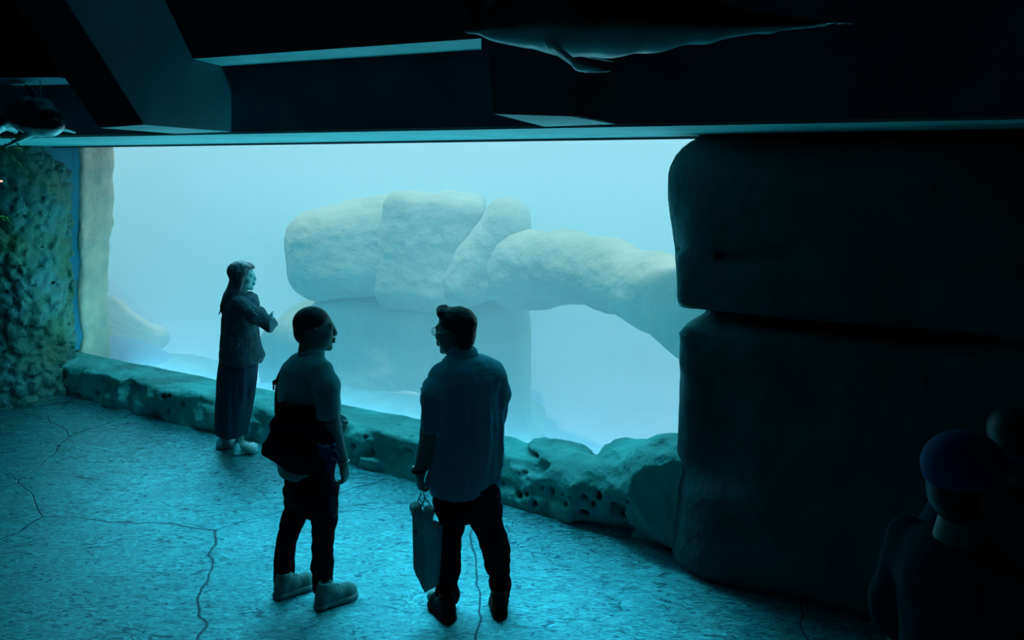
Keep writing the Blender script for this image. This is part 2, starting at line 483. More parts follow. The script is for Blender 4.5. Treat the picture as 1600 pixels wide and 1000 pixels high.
# unseen lights added to brighten the hall: below the sill, behind the head frame
def added_lights():
    Mh = mat('added_light_housing', (0.1, 0.12, 0.13), 0.5)
    for i in range(6):
        low = i > 2; a = A0 + (1.9 if low else 2.7) + (i % 3) * 2.2
        ld = bpy.data.lights.new('added_light_lamp', 'AREA'); ld.shape = 'RECTANGLE'; ld.size = 2.2; ld.size_y = 0.22 if low else 0.05
        ld.energy = 52 if low else 36; ld.color = (0.2, 0.78, 1.0)
        t = thing('added_light', ('leftmost', 'middle', 'rightmost')[i % 3] + ' long added fill light, unseen below the sill inside the tank' if low else ('leftmost', 'middle', 'rightmost')[i % 3] + ' slim added fill strip, unseen behind the head frame of the window', 'added_light', W(a, 5.72, -0.02) if low else W(a, 5.29, 2.645), 'added sill fill lights' if low else 'added head frame fill lights')
        d = (W(0, -1.0, 0) + Vector((0, 0, 0.62 if low else -1.3))).normalized()
        q = d.to_track_quat('-Z', 'Y').to_matrix().to_4x4()
        # lamp axis: local X along the glass
        z = -d; x = W(1, 0, 0); y = z.cross(x).normalized()
        R = Matrix((x, y, z)).transposed()
        l = bpy.data.objects.new('added_light_lamp', ld); SC.collection.objects.link(l); l.parent = t
        l.matrix_local = R.to_4x4()
        v = [R @ Vector((sx * 1.12, sy * (0.14 if low else .03), sz)) for sz in (0.005, 0.10 if low else .02) for sx, sy in ((-1, -1), (1, -1), (1, 1), (-1, 1))]
        mesh('added_housing', v, [(0, 1, 2, 3), (4, 7, 6, 5), (0, 4, 5, 1), (1, 5, 6, 2), (2, 6, 7, 3), (3, 7, 4, 0)], Mh, t)
added_lights()
# tank bed: pale sand, heaped up to the left and along the glass
def bed():
    na, nb = 150, 110
    aa = np.linspace(TA0, TA1, na); bb = 5.45 + (TB1 - 5.45) * np.linspace(0, 1, nb) ** 1.5
    A, B = np.meshgrid(aa, bb, indexing='ij')
    A = A.astype(np.float32); B = B.astype(np.float32)
    z = -0.95 + 0 * A
    z += 0.75 * np.exp(-((B - 6.2) / 1.3) ** 2) * (0.75 + 0.5 * vnoise(A * 0.9, B * 0.3, A * 0, 3))
    z += 2.2 / (1 + np.exp((A + 10.9 + (B - 6) * 0.15) / 0.35)) * np.exp(-((B - 6.6) / 2.2) ** 2)
    z += 0.5 * np.exp(-((A + 9.3) / 0.9) ** 2 - ((B - 6.0) / 1.0) ** 2)
    z += 0.2 / (1 + np.exp(-(A + 3.4) / 0.8)) * np.exp(-((B - 8) / 4) ** 2)
    z += 0.08 * fbm(A * 1.1, B * 1.1, A * 0, 5)
    v = [W(A[i, j], B[i, j], float(z[i, j])) for i in range(na) for j in range(nb)]
    f = [(i * nb + j, (i + 1) * nb + j, (i + 1) * nb + j + 1, i * nb + j + 1) for i in range(na - 1) for j in range(nb - 1)]
    return mesh('floor_tank', v, f, M_sand, smooth=True, kind='structure')
bed()
M_rock = mat('tank_rock', (0.46, 0.64, 0.52), 0.9, 0.1, col2=(0.32, 0.48, 0.38), vscale=1.6, bump=0.8, bscale=7, bdist=0.06, detail=8)
def px2(Y): return Y / F
def rockfield(cx, cy, Y, hx, hy, hd, res=0.035):
    c = pw(cx, cy, Y)
    ex = np.array((hx * px2(Y), hd, hy * px2(Y)))
    return Field(np.array(c) - ex - 0.15, np.array(c) + ex + 0.15, res)
def roughen(f, seed, amp=0.05, sc=1.6):
    amp *= 0.7
    return f.warp(lambda x, y, z: amp * fbm(x * sc, y * sc, z * sc, seed, 4) + 0.02 * np.abs(vnoise(x * 7, y * 7, z * 7, seed + 9)), 0.3)
def rot(rx=0, ry=0, rz=0):
    return np.array((Matrix.Rotation(math.radians(rz), 3, 'Z') @ Matrix.Rotation(math.radians(ry), 3, 'Y') @ Matrix.Rotation(math.radians(rx), 3, 'X')))
def rb(f, x, y, Y, hx, hy, hd, ry=0, rz=0, rx=0, rnd=0.25, k=0.1, op='add'):
    s = px2(Y)
    f.box(pw(x, y, Y), (hx * s, hd, hy * s), k, op, rot(rx, ry, rz), rnd); return f
# base mass
f = rockfield(640, 590, 10.4, 240, 160, 1.5)
rb(f, 665, 570, 10.4, 162, 118, 1.1, rnd=0.22)
rb(f, 520, 590, 10.4, 90, 118, 1.0, ry=-10, rnd=0.5)
rb(f, 480, 640, 10.0, 70, 60, .9, rnd=0.4)
rb(f, 800, 690, 10.0, 60, 40, 1.0, rnd=0.3)
roughen(f, 11, 0.05)
f.surface('boulder', M_rock, label='broad blocky base rock under the heap in the middle of the tank', category='rock')
# rounded boulder on the left
f = rockfield(530, 380, 10.0, 110, 110, 1.2)
rb(f, 554, 388, 10.0, 86, 71, .9, ry=-5, rnd=0.38)
rb(f, 590, 350, 10.1, 60, 46, .8, ry=-8, rnd=0.3)
roughen(f, 21, 0.05)
f.surface('boulder', M_rock, label='big rounded boulder at the left end of the heap in the tank', category='rock')
# upright slab
f = rockfield(670, 380, 9.9, 100, 110, 1.2)
f2 = rb(f, 676, 384, 9.9, 70, 80, .85, ry=7, rnd=0.16)
rb(f, 715, 330, 9.9, 42, 26, .8, ry=12, rnd=0.14)
rb(f, 662, 440, 9.9, 66, 34, .75, rnd=0.2)
roughen(f, 31, 0.045)
f.surface('boulder', M_rock, label='tall flat-topped slab leaning in the middle of the heap in the tank', category='rock')
# wedge
f = rockfield(765, 390, 9.3, 95, 110, 1.1)
rb(f, 762, 392, 9.3, 38, 92, .6, ry=34, rnd=0.28)
rb(f, 792, 340, 9.3, 27, 28, .5, ry=10, rnd=0.18)
rb(f, 770, 420, 9.3, 60, 42, .6, rnd=0.2)
roughen(f, 41, 0.045)
f.surface('boulder', M_rock, label='pointed wedge of rock between the leaning slab and the long arch', category='rock')
# long arch running out to the right
s = 1.0
pts = [(818, 420, 8.9, 62), (880, 415, 8.4, 55), (950, 428, 7.9, 50), (1020, 455, 7.4, 56), (1090, 490, 6.9, 70), (1180, 540, 6.7, 90)]
P3 = [pw(x, y, Y) for x, y, Y, r in pts]; RR = [r * px2(Y) for x, y, Y, r in pts]
lo = np.min([np.array(p) - r for p, r in zip(P3, RR)], 0) - .2; hi = np.max([np.array(p) + r for p, r in zip(P3, RR)], 0) + .2
f = Field(lo, hi, 0.03)
f.chain(P3, RR, 0.15)
rb(f, 830, 440, 9.0, 42, 30, .35, rnd=0.12, k=0.2)
roughen(f, 51, 0.04, 2.0)
f.surface('rock_arch', M_rock, label='long arching rock reaching right from the heap to the dark pillar', category='rock')
# tank side of the left jamb, with the rough plaster returning behind it
M_tan = mat('tan_render', (0.90, 0.70, 0.50), 0.9, 0.1, col2=(0.60, 0.56, 0.44), vscale=5, bump=0.6, bscale=14, bdist=0.03, detail=8)
c = W(A0 - .35, 5.57, 1.5)
f = Field(np.array(c) - (0.9, 0.9, 1.9), np.array(c) + (0.9, 0.9, 1.9), 0.03)
Rw = np.array(Matrix.Rotation(math.radians(-29.7), 3, 'Z'))
f.box(W(A0 - .29, 5.66, 1.2), (.34, .17, 1.8), 0.02, rot=Rw, rnd=.03)
f.box(W(A0 - .27, 5.78, 2.25), (.33, .12, .62), 0.08, rot=Rw, rnd=.08)
f.warp(lambda x, y, z: 0.025 * fbm(x * 5, y * 5, z * 5, 8, 3) + 0.02 * fbm(x * 2, y * 2, z * 2, 18, 2), 0.2)
f.surface('trim_tank_jamb', M_tan, kind='structure')

M_pale = mat('pale_tank_rock', (0.75, 0.80, 0.72), 0.9, 0.1, col2=(0.58, 0.66, 0.58), vscale=2.5, bump=0.8, bscale=7, bdist=0.06, detail=8)
for x, y, Y_, hx, hy, hd, tilt, lb in ((150, 548, 10.6, 78, 62, .7, 30, 'pale sloping rock in the tank beside the left edge of the window'), (255, 602, 9.7, 95, 36, .6, 12, 'low pale flat rock in the tank just left of the person in the skirt'), (620, 668, 8.5, 130, 42, .6, 6, 'low pale rock slab in the tank between the two people in shirts')):
    f = rockfield(x, y, Y_, hx + 40, hy + 40, hd)
    rb(f, x, y, Y_, hx, hy, hd, ry=tilt, rnd=0.2); roughen(f, int(x), 0.08, 2.2)
    f.surface('boulder', M_pale, label=lb, category='rock')
# ------------------------------------------------------------------ rockwork in the hall (built in the wall frame, then turned with it)
ROTW = math.radians(-29.7)
def ab(x, y, b):              # wall-frame coordinates of pixel (x, y) on the plane at b
    k = (x - 800) / F; Y = b / (SU * k + CU)
    return (CU * k * Y - SU * Y, b, CH - (y - HZ) / F * Y)
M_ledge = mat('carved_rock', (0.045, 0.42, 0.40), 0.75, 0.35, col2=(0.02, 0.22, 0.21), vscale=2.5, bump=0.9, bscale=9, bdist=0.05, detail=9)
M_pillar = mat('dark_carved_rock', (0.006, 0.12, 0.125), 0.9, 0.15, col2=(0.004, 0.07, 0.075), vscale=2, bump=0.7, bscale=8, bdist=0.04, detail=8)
M_coral = mat('coral_rock', (0.012, 0.15, 0.145), 0.7, 0.5, col2=(0.02, 0.13, 0.06), vscale=2.2, bump=0.9, bscale=16, bdist=0.04, detail=8)
rnd = random.Random(4)
# low ledge under the glass
f = Field((-9.2, 4.72, -0.06), (-0.9, 5.50, 0.66), 0.017)
f.box((-5.0, 5.18, 0.10), (4.1, 0.185, 0.20), 0.02, rnd=0.03)
cuts = [-9.05, -8.2, -7.15, -6.3, -5.45, -4.6, -3.75, -2.9, -2.0, -1.2]
for i in range(len(cuts) - 1):            # blocks of uneven depth
    m = (cuts[i] + cuts[i + 1]) / 2; h = (cuts[i + 1] - cuts[i]) / 2
    n = 3
    for j in range(n):
        am = cuts[i] + (j + .5) * 2 * h / n
        pr = rnd.uniform(-0.03, 0.06)
        f.box((am, 5.12 - pr, 0.09 + rnd.uniform(-.02, .0)), (h / n + .05, 0.19, 0.205), 0.05, rot=rot(rnd.uniform(-9, 3), 0, rnd.uniform(-20, 20)), rnd=0.05)
    f.box((m + rnd.uniform(-.2, .2), 4.98, 0.0), (h * .6, 0.13, 0.10), 0.03, rot=rot(-8, 0, rnd.uniform(-10, 10)), rnd=0.04)
# the swelling rock at the right-hand end
for x, y, b, r in ((978, 716, 5.18, (.20, .20, .13)), (868, 702, 5.20, (.24, .16, .055)), (1050, 724, 5.08, (.34, .28, .14)), (1000, 770, 4.98, (.34, .22, .22)), (1080, 770, 4.9, (.45, .28, .34)), (900, 760, 5.0, (.4, .16, .2))):
    f.ell(ab(x, y, b), r, 0.10)
for c in cuts[1:-1]:                      # joints between blocks
    f.cap((c, 4.80, 0.0), (c + rnd.uniform(-.05, .05), 5.0, 0.30), 0.010, 0.014, 0.015, 'cut')
    f.chain([(c, 4.95, 0.302), (c + rnd.uniform(-.05, .12), 5.12, 0.305), (c + rnd.uniform(-.1, .2), 5.37, 0.305)], [.010, .008, .008], 0.012, 'cut')
a = -9.0
pts = []
while a < -3.0:                           # long crack running along the top
    pts.append((a, 5.16 + 0.05 * math.sin(a * 2.1) + rnd.uniform(-.02, .02), 0.303)); a += 0.22
for i in range(len(pts) - 1):
    if i % 5 != 4: f.cap(pts[i], pts[i + 1], 0.007, 0.007, 0.01, 'cut')
f.cap((-9.3, 4.72, -0.02), (-3.2, 4.74, 0.02), 0.16, 0.13, 0.06, 'cut')
f.chain([(-5.0, 4.86, .12), (-4.3, 4.88, .13), (-3.5, 4.87, .10), (-2.8, 4.85, .12), (-2.1, 4.84, .13)], [.012] * 5, 0.02, 'cut')
f.chain([(-2.9, 4.98, .29), (-2.3, 4.93, .28), (-1.8, 4.90, .25), (-1.4, 4.85, .27)], [.012] * 4, 0.02, 'cut')
f.box((-6.25, 5.1, .462), (3.1, .5, .16), .015, 'cut')
def ledge_wear(x, y, z):
    t = np.where(x < -3.1, np.clip((0.29 - z) / 0.09, 0.10, 1.0), 1.0)
    return t * (0.030 * fbm(x * 3, y * 3, z * 3, 3, 5) + 0.022 * np.abs(vnoise(x * 6, y * 6, z * 16, 77)) + 0.08 * (worley(x * 3.2, y * 3.2, z * 4.5, 2)[0] - 0.5) * np.clip((0.33 - z) / 0.08, 0.0, 1.0))
f.warp(ledge_wear, 0.12)
for i in range(70):                       # pits
    aa = rnd.uniform(-8.8, -1.3); zz = rnd.uniform(0.04, 0.26)
    r = rnd.uniform(.010, .028)
    f.ell((aa, rnd.uniform(4.86, 4.93), zz), (r * 1.2, .10, r), 0.015, 'cut')
for i in range(30):
    aa = rnd.uniform(-8.8, -1.6); r = rnd.uniform(.006, .014)
    f.ell((aa, rnd.uniform(5.0, 5.3), .30), (r * 1.5, r, .03), 0.008, 'cut')
o = f.surface('rock_ledge', M_ledge, label='low ledge of pale carved rock running under the tank window', category='ledge')
o.rotation_euler.z = ROTW
# right-hand pillar: two huge stones, one on the other
f = Field((-2.0, 4.3, -0.06), (5.45, 5.55, 2.62), 0.04)
f.box((1.9, 5.02, 2.03), (3.52, .34, .53), 0.05, rnd=0.26)
f.box((1.93, 5.00, 1.70), (3.50, .34, .20), 0.05, rnd=0.09)
f.box((1.94, 4.98, 1.28), (3.49, .34, .17), 0.05, rnd=0.08)
f.box((1.92, 5.00, 0.68), (3.50, .36, .79), 0.05, rnd=0.20)
f.box((1.95, 4.92, 0.28), (3.40, .38, .33), 0.15, rnd=0.2)
f.box((1.9, 5.2, 1.3), (3.36, .2, 1.3), 0.02, rnd=0.05)
f.chain([(-1.7, 4.9, 1.87), (-1.2, 4.68, 1.85), (-.6, 4.66, 1.90), (0.4, 4.66, 1.93)], [.02] * 4, 0.03, 'cut')
f.warp(lambda x, y, z: 0.05 * fbm(x * 1.3, y * 1.3, z * 1.3, 13, 4), 0.2)
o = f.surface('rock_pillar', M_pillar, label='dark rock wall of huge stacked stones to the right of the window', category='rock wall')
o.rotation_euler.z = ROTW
# left-hand pillar of pitted coral rock
f = Field((-9.9, 4.1, -0.06), (-8.0, 5.42, 2.62), 0.02)
f.stack([(-8.56, 4.78, -.1, .40, .42), (-8.54, 4.76, .3, .36, .40), (-8.55, 4.76, .9, .32, .38), (-8.55, 4.76, 1.5, .32, .38), (-8.57, 4.77, 1.95, .30, .35), (-8.72, 4.80, 2.25, .23, .30), (-8.90, 4.84, 2.58, .15, .22)])
f.box((-8.95, 5.08, 1.1), (.3, .25, 1.3), 0.2, rnd=0.15)
f.stack([(-8.62, 4.62, -.1, .56, .45), (-8.62, 4.62, .25, .52, .40), (-8.62, 4.68, .5, .36, .3)], k=0.1)
f.chain([(-9.2, 4.35, 2.03), (-8.7, 4.33, 2.0), (-8.32, 4.6, 2.02), (-8.3, 5.0, 2.04)], [.03] * 4, 0.03, 'cut')
f.chain([(-9.2, 4.35, 1.28), (-8.7, 4.28, 1.16), (-8.30, 4.6, 1.10), (-8.28, 5.0, 1.2)], [.025] * 4, 0.03, 'cut')
def coral(x, y, z):
    d1, d2 = worley(x * 6.5, y * 6.5, z * 6.5, 5)
    e1, e2 = worley(x * 14, y * 14, z * 14, 8)
    return -0.11 * np.minimum(d2 - d1, 0.5) + 0.10 * np.clip(0.45 - e1, 0, 1) + 0.03 * fbm(x * 3, y * 3, z * 3, 15, 2)
f.warp(coral, 0.12)
o = f.surface('coral_pillar', M_coral, label='pitted coral-like rock pillar at the left end of the window', category='rock pillar')
o.rotation_euler.z = ROTW

# ------------------------------------------------------------------ hanging dolphin models
M_dol = mat('dolphin_paint', (0.012, 0.05, 0.075), 0.28, 0.6)
M_cable = mat('steel', (0.15, 0.3, 0.32), 0.4, 0.5, metal=0.7)
def dol_mat():                # grey back above, pale belly below: light on the underside put into the colour
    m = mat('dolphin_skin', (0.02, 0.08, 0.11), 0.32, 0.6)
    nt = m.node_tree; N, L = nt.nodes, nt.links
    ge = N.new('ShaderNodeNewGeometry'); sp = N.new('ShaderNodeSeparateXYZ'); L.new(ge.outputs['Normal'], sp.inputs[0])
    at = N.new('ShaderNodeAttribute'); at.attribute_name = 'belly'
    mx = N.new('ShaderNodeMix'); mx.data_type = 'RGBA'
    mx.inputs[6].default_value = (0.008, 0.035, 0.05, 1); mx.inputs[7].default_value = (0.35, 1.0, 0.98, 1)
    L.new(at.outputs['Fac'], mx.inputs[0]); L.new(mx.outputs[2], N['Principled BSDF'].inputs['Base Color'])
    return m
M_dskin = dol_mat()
def dolphin(name, label, spine, rad, fins, cables, res=0.008, blend=0.03):
    lo = np.min([np.array(p) - r for p, r in zip(spine, rad)] + [np.min(np.array(fn[:2]), 0) - .05 for fn in fins], 0) - .04
    hi = np.max([np.array(p) + r for p, r in zip(spine, rad)] + [np.max(np.array(fn[:2]), 0) + .05 for fn in fins], 0) + .04
    f = Field(lo, hi, res)
    f.chain(spine, rad, blend)
    for p, q, r0, r1, e, sqf in fins: f.cap(p, q, r0, r1, 0.015, sq=(e, sqf))
    root = thing(name, label, 'dolphin model', spine[len(spine) // 2])
    o = f.surface('body', M_dskin, root)
    co = np.empty(len(o.data.vertices) * 3, np.float32); o.data.vertices.foreach_get('co', co); co = co.reshape(-1, 3)
    S = np.array([tuple(p) for p in spine], np.float32); Rr = np.array(rad, np.float32)
    best = np.full(len(co), 9.0, np.float32); val = np.zeros(len(co), np.float32)
    for i in range(len(S) - 1):
        v = S[i + 1] - S[i]; t = np.clip(((co - S[i]) @ v) / (v @ v), 0, 1)
        pr = S[i] + t[:, None] * v; d = np.linalg.norm(co - pr, axis=1); m = d < best
        best[m] = d[m]; val[m] = ((pr[:, 2] - co[:, 2]) / (Rr[i] + (Rr[i + 1] - Rr[i]) * t))[m]
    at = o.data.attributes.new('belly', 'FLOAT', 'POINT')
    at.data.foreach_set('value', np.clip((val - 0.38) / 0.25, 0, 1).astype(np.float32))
    for p, q in cables:
        c = tube('cable', [p, q], 0.0025, M_cable); adopt(c, root)
    return root
def tube(name, pts, r, mt, parent=None, seg=8, closed=False):
    cu = bpy.data.curves.new(name, 'CURVE'); cu.dimensions = '3D'; cu.bevel_depth = r; cu.bevel_resolution = 2; cu.use_fill_caps = True
    sp = cu.splines.new('POLY'); sp.points.add(len(pts) - 1)
    for i, p in enumerate(pts): sp.points[i].co = (*p, 1)
    sp.use_cyclic_u = closed
    tmp = bpy.data.objects.new('tmp', cu); SC.collection.objects.link(tmp)
    dg = bpy.context.evaluated_depsgraph_get(); dg.update()
    me = bpy.data.meshes.new_from_object(tmp.evaluated_get(dg))
    bpy.data.objects.remove(tmp); bpy.data.curves.remove(cu)
    me.name = name; me.materials.clear()
    me.polygons.foreach_set('use_smooth', [True] * len(me.polygons))
    o = link(name, me, mt)
    if parent is not None: adopt(o, parent)
    return o
Y = 2.25
sp = [pw(731, 47, Y), pw(765, 43, Y), pw(786, 36, Y), pw(830, 22, Y + .01), pw(885, 20, Y + .03), pw(950, 17, Y + .06), pw(1020, 22, Y + .10), pw(1100, 32, Y + .15), pw(1200, 37, Y + .2), pw(1290, 36, Y + .24)]
s = Y / F
ra = [6 * s, 11 * s, 30 * s, 52 * s, 66 * s, 72 * s, 60 * s, 36 * s, 14 * s, 6 * s]
c0 = pw(868, 76, Y - .05)
fins = [(c0, pw(905, 104, Y - .13), 17 * s, 12 * s, (0.5, 0.5, 1), 0.30), (pw(905, 104, Y - .13), pw(966, 114, Y - .17), 12 * s, 3 * s, (0.3, 0.5, 1), 0.35),
        (pw(900, 80, Y + .1), pw(960, 98, Y + .22), 14 * s, 4 * s, (0.5, -0.5, 1), 0.3),
        (pw(1280, 36, Y + .24), pw(1335, 37, Y + .08), 9 * s, 4 * s, (0, 0, 1), 0.25), (pw(1280, 36, Y + .24), pw(1345, 36, Y + .42), 9 * s, 4 * s, (0, 0, 1), 0.25),
        (pw(950, -40, Y + .05), pw(1000, -85, Y + .08), 22 * s, 8 * s, (0, 1, 0), 0.3)]
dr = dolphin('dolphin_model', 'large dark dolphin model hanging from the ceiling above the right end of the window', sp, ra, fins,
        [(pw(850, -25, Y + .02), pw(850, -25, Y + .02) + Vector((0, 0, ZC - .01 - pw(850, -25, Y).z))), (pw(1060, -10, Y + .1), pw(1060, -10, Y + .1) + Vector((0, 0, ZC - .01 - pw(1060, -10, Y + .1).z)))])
f_eye = pw(792, 36, Y - .045)
eye = Field(np.array(f_eye) - .02, np.array(f_eye) + .02, .002).ell(f_eye, (.006, .006, .006))
eye.surface('eye', mat('eye_gloss', (0.004, 0.006, 0.008), 0.1, 0.9), dr)
# the one on the left, seen end on
Y = 4.75; s = Y / F
sp = [pw(86, 197, Y - .20), pw(77, 191, Y - .12), pw(62, 184, Y), pw(48, 180, Y + .2), pw(34, 180, Y + .42), pw(18, 188, Y + .62), pw(4, 196, Y + .75)]
ra = [10 * s, 21 * s, 29 * s, 29 * s, 22 * s, 12 * s, 6 * s]
fins = [(pw(52, 207, Y - .02), pw(8, 229, Y - .12), 9 * s, 3 * s, (0.3, 0, 1), 0.5), (pw(92, 200, Y + .02), pw(116, 207, Y + .12), 7 * s, 3 * s, (0, 0.3, 1), 0.5),
        (pw(5, 195, Y + .72), pw(-8, 212, Y + .6), 14 * s, 5 * s, (0.4, 1, 0.3), 0.3), (pw(5, 195, Y + .72), pw(24, 204, Y + .8), 14 * s, 7 * s, (0.4, 1, 0), 0.3), (pw(6, 195, Y + .74), pw(6, 182, Y + .74), 12 * s, 7 * s, (0.4, 1, 0), 0.3),
        (pw(56, 150, Y + .12), pw(40, 133, Y + .25), 10 * s, 3 * s, (1, 0.3, 0), 0.3)]
dl = dolphin('dolphin_model', 'small dolphin model on chains at the upper left, above the coral rock pillar', sp, ra, fins, [])
def chain_links(p, q, parent):
    n = int((q - p).length / 0.018); bm = bmesh.new()
    for i in range(n):
        c = p.lerp(q, (i + .5) / n); ring = []
        for j in range(10):
            th = j / 10 * 2 * math.pi; u = Vector((math.cos(th) * .005, 0, math.sin(th) * .011))
            if i % 2: u = Vector((0, u.x, u.z))
            nrm = u.normalized(); sd = Vector((0, 1, 0)) if i % 2 == 0 else Vector((1, 0, 0))
            ring.append([bm.verts.new(c + u + (nrm * math.cos(k) + sd * math.sin(k)) * .0022) for k in (0, 1.57, 3.14, 4.71)])
        for j in range(10):
            A, B = ring[j], ring[(j + 1) % 10]
            for k in range(4): bm.faces.new((A[k], A[(k + 1) % 4], B[(k + 1) % 4], B[k]))
    bmesh.ops.recalc_face_normals(bm, faces=bm.faces)
    me = bpy.data.meshes.new('chain'); bm.to_mesh(me); bm.free()
    adopt(link('chain', me, M_cable), parent)
chain_links(pw(63, 122, Y), pw(64, 152, Y), dl)
chain_links(pw(30, 126, Y + .25), pw(31, 158, Y + .25), dl)
p1, p2 = pw(-60, 121, Y - .12), pw(92, 118, Y - .12)
v = [Vector((x, y, z)) for z in (p1.z, p1.z + .5) for x, y in ((p1.x, p1.y), (p2.x - .0, p2.y), (p2.x + .05, p2.y + .36), (p1.x, p2.y + .5))]
o = mesh('trim_hanging_rail', v, [(0, 3, 2, 1), (4, 5, 6, 7), (0, 1, 5, 4), (1, 2, 6, 5), (2, 3, 7, 6), (3, 0, 4, 7)], M_black, kind='structure')
for v_ in list(o.data.vertices)[4:]: v_.co.z = ZC
o.data.materials.append(M_beam)
for p in o.data.polygons:
    if p.normal.z < -.9: p.material_index = 1  # light on the rail's underside put into a paler colour

# small things at the left edge of the hall
M_leaf = mat('leaf_green', (0.02, 0.30, 0.10), 0.5, 0.4, var=0.4, vscale=10)
def leafy(name, label, base, n, size, seed, mt):
    r = random.Random(seed); root = thing(name, label, 'plant', base)
    tips = []
    for i in range(n):
        an = r.uniform(0, 6.28); d = Vector((math.cos(an), math.sin(an), r.uniform(-.9, .3))).normalized()
        tips.append((base + d * size * r.uniform(.3, 1.0) + Vector((0, 0, -size * r.uniform(0, .8))), d))
    for t, d in tips[:3]: tube('stem', [base, base.lerp(t, .5) + Vector((0, 0, .02)), t], .003, mt, root)
    for t, d in tips:
        L_ = size * r.uniform(.35, .55); w = L_ * .28; sd = d.cross(Vector((0, 0, 1))).normalized(); up = sd.cross(d)
        v = []
        for k in range(7):
            u = k / 6; c = t + d * L_ * u - Vector((0, 0, L_ * .35 * u * u)); ww = w * math.sin(math.pi * (u * .92 + .04)) ** .8
            v += [c - sd * ww + up * ww * .3, c, c + sd * ww + up * ww * .3, c - up * .002]
        f_ = []
        for k in range(6):
            o_ = k * 4
            f_ += [(o_, o_ + 1, o_ + 5, o_ + 4), (o_ + 1, o_ + 2, o_ + 6, o_ + 5), (o_, o_ + 4, o_ + 7, o_ + 3), (o_ + 3, o_ + 7, o_ + 6, o_ + 2)]
        adopt(mesh('leaf', v, f_, mt, smooth=True), root)
leafy('hanging_plant', 'dark green trailing plant at the top left edge under the dolphin on chains', pw(2, 214, 5.6), 16, .13, 5, M_leaf)
leafy('hanging_plant', 'tiny bright green sprig at the left edge beside the coral rock pillar', pw(1, 338, 6.0), 4, .07, 8, mat('bright_leaf', (0.15, 0.75, 0.10), 0.5))
lp = thing('spotlight', 'tiny glowing orange lamp at the far left edge', 'lamp', pw(1, 283, 6.2))
Ml = bpy.data.materials.new('warm_glow'); Ml.use_nodes = True
b_ = Ml.node_tree.nodes['Principled BSDF']; b_.inputs['Emission Color'].default_value = (1, .35, .2, 1); b_.inputs['Emission Strength'].default_value = 1.6
g = Field(np.array(pw(1, 283, 6.2)) - .04, np.array(pw(1, 283, 6.2)) + .04, .003).ell(pw(1, 283, 6.2), (.016, .012, .008))
g.surface('bulb', Ml, lp)
g = Field(np.array(pw(-3, 283, 6.22)) - .07, np.array(pw(-3, 283, 6.22)) + .07, .004).cap(pw(-9, 282, 6.24), pw(-1, 283, 6.22), .022, .018)
g.surface('lamp_body', M_black, lp)
# ------------------------------------------------------------------ people
M_skin = mat('skin', (0.08, 0.30, 0.29), 0.5, 0.4, var=0.15, vscale=20)
M_hair = mat('black_hair', (0.006, 0.03, 0.04), 0.45, 0.5, bump=0.4, bscale=120, bdist=0.003, stretch=(1, 1, 0.15))
M_tee = mat('cotton_jersey', (0.06, 0.50, 0.54), 0.9, 0.15, bump=0.25, bscale=400, bdist=0.001)
M_shirt = mat('blue_shirt_cloth', (0.04, 0.50, 0.66), 0.85, 0.2, bump=0.25, bscale=300, bdist=0.001)
M_trs = mat('black_trousers', (0.004, 0.010, 0.022), 0.9, 0.1, bump=0.3, bscale=40, bdist=0.004)
M_bag = mat('black_canvas', (0.004, 0.014, 0.028), 0.9, 0.12, bump=0.3, bscale=200, bdist=0.002)
M_shoe = mat('white_leather', (0.42, 0.85, 0.88), 0.6, 0.3, var=0.15, vscale=12)
M_shoe2 = mat('pale_knit', (0.12, 0.52, 0.52), 0.7, 0.3, var=0.25, vscale=20, bump=0.3, bscale=150, bdist=0.002)
M_sole = mat('rubber_sole', (0.20, 0.50, 0.52), 0.8, 0.2)
M_blk = mat('black_rubber', (0.006, 0.012, 0.016), 0.7, 0.2)
M_skirt = mat('dark_skirt', (0.004, 0.035, 0.055), 0.9, 0.15, bump=0.3, bscale=30, bdist=0.006, stretch=(3, 3, 0.2))
M_metal = mat('bright_metal', (0.4, 0.8, 0.85), 0.25, 0.6, metal=0.8)
def jacket_mat():
    m = mat('flecked_jacket', (0.004, 0.04, 0.05), 0.85, 0.2)
    nt = m.node_tree; N, L = nt.nodes, nt.links
    tc = N.new('ShaderNodeTexCoord'); v = N.new('ShaderNodeTexVoronoi'); v.inputs['Scale'].default_value = 34
    L.new(tc.outputs['Object'], v.inputs['Vector'])
    r = N.new('ShaderNodeValToRGB'); r.color_ramp.elements[0].position = .08; r.color_ramp.elements[1].position = .20
    r.color_ramp.elements[0].color = (0.04, 0.24, 0.25, 1); r.color_ramp.elements[1].color = (0.004, 0.04, 0.05, 1)
    L.new(v.outputs['Distance'], r.inputs[0]); L.new(r.outputs[0], N['Principled BSDF'].inputs['Base Color']); return m
M_jacket = jacket_mat()

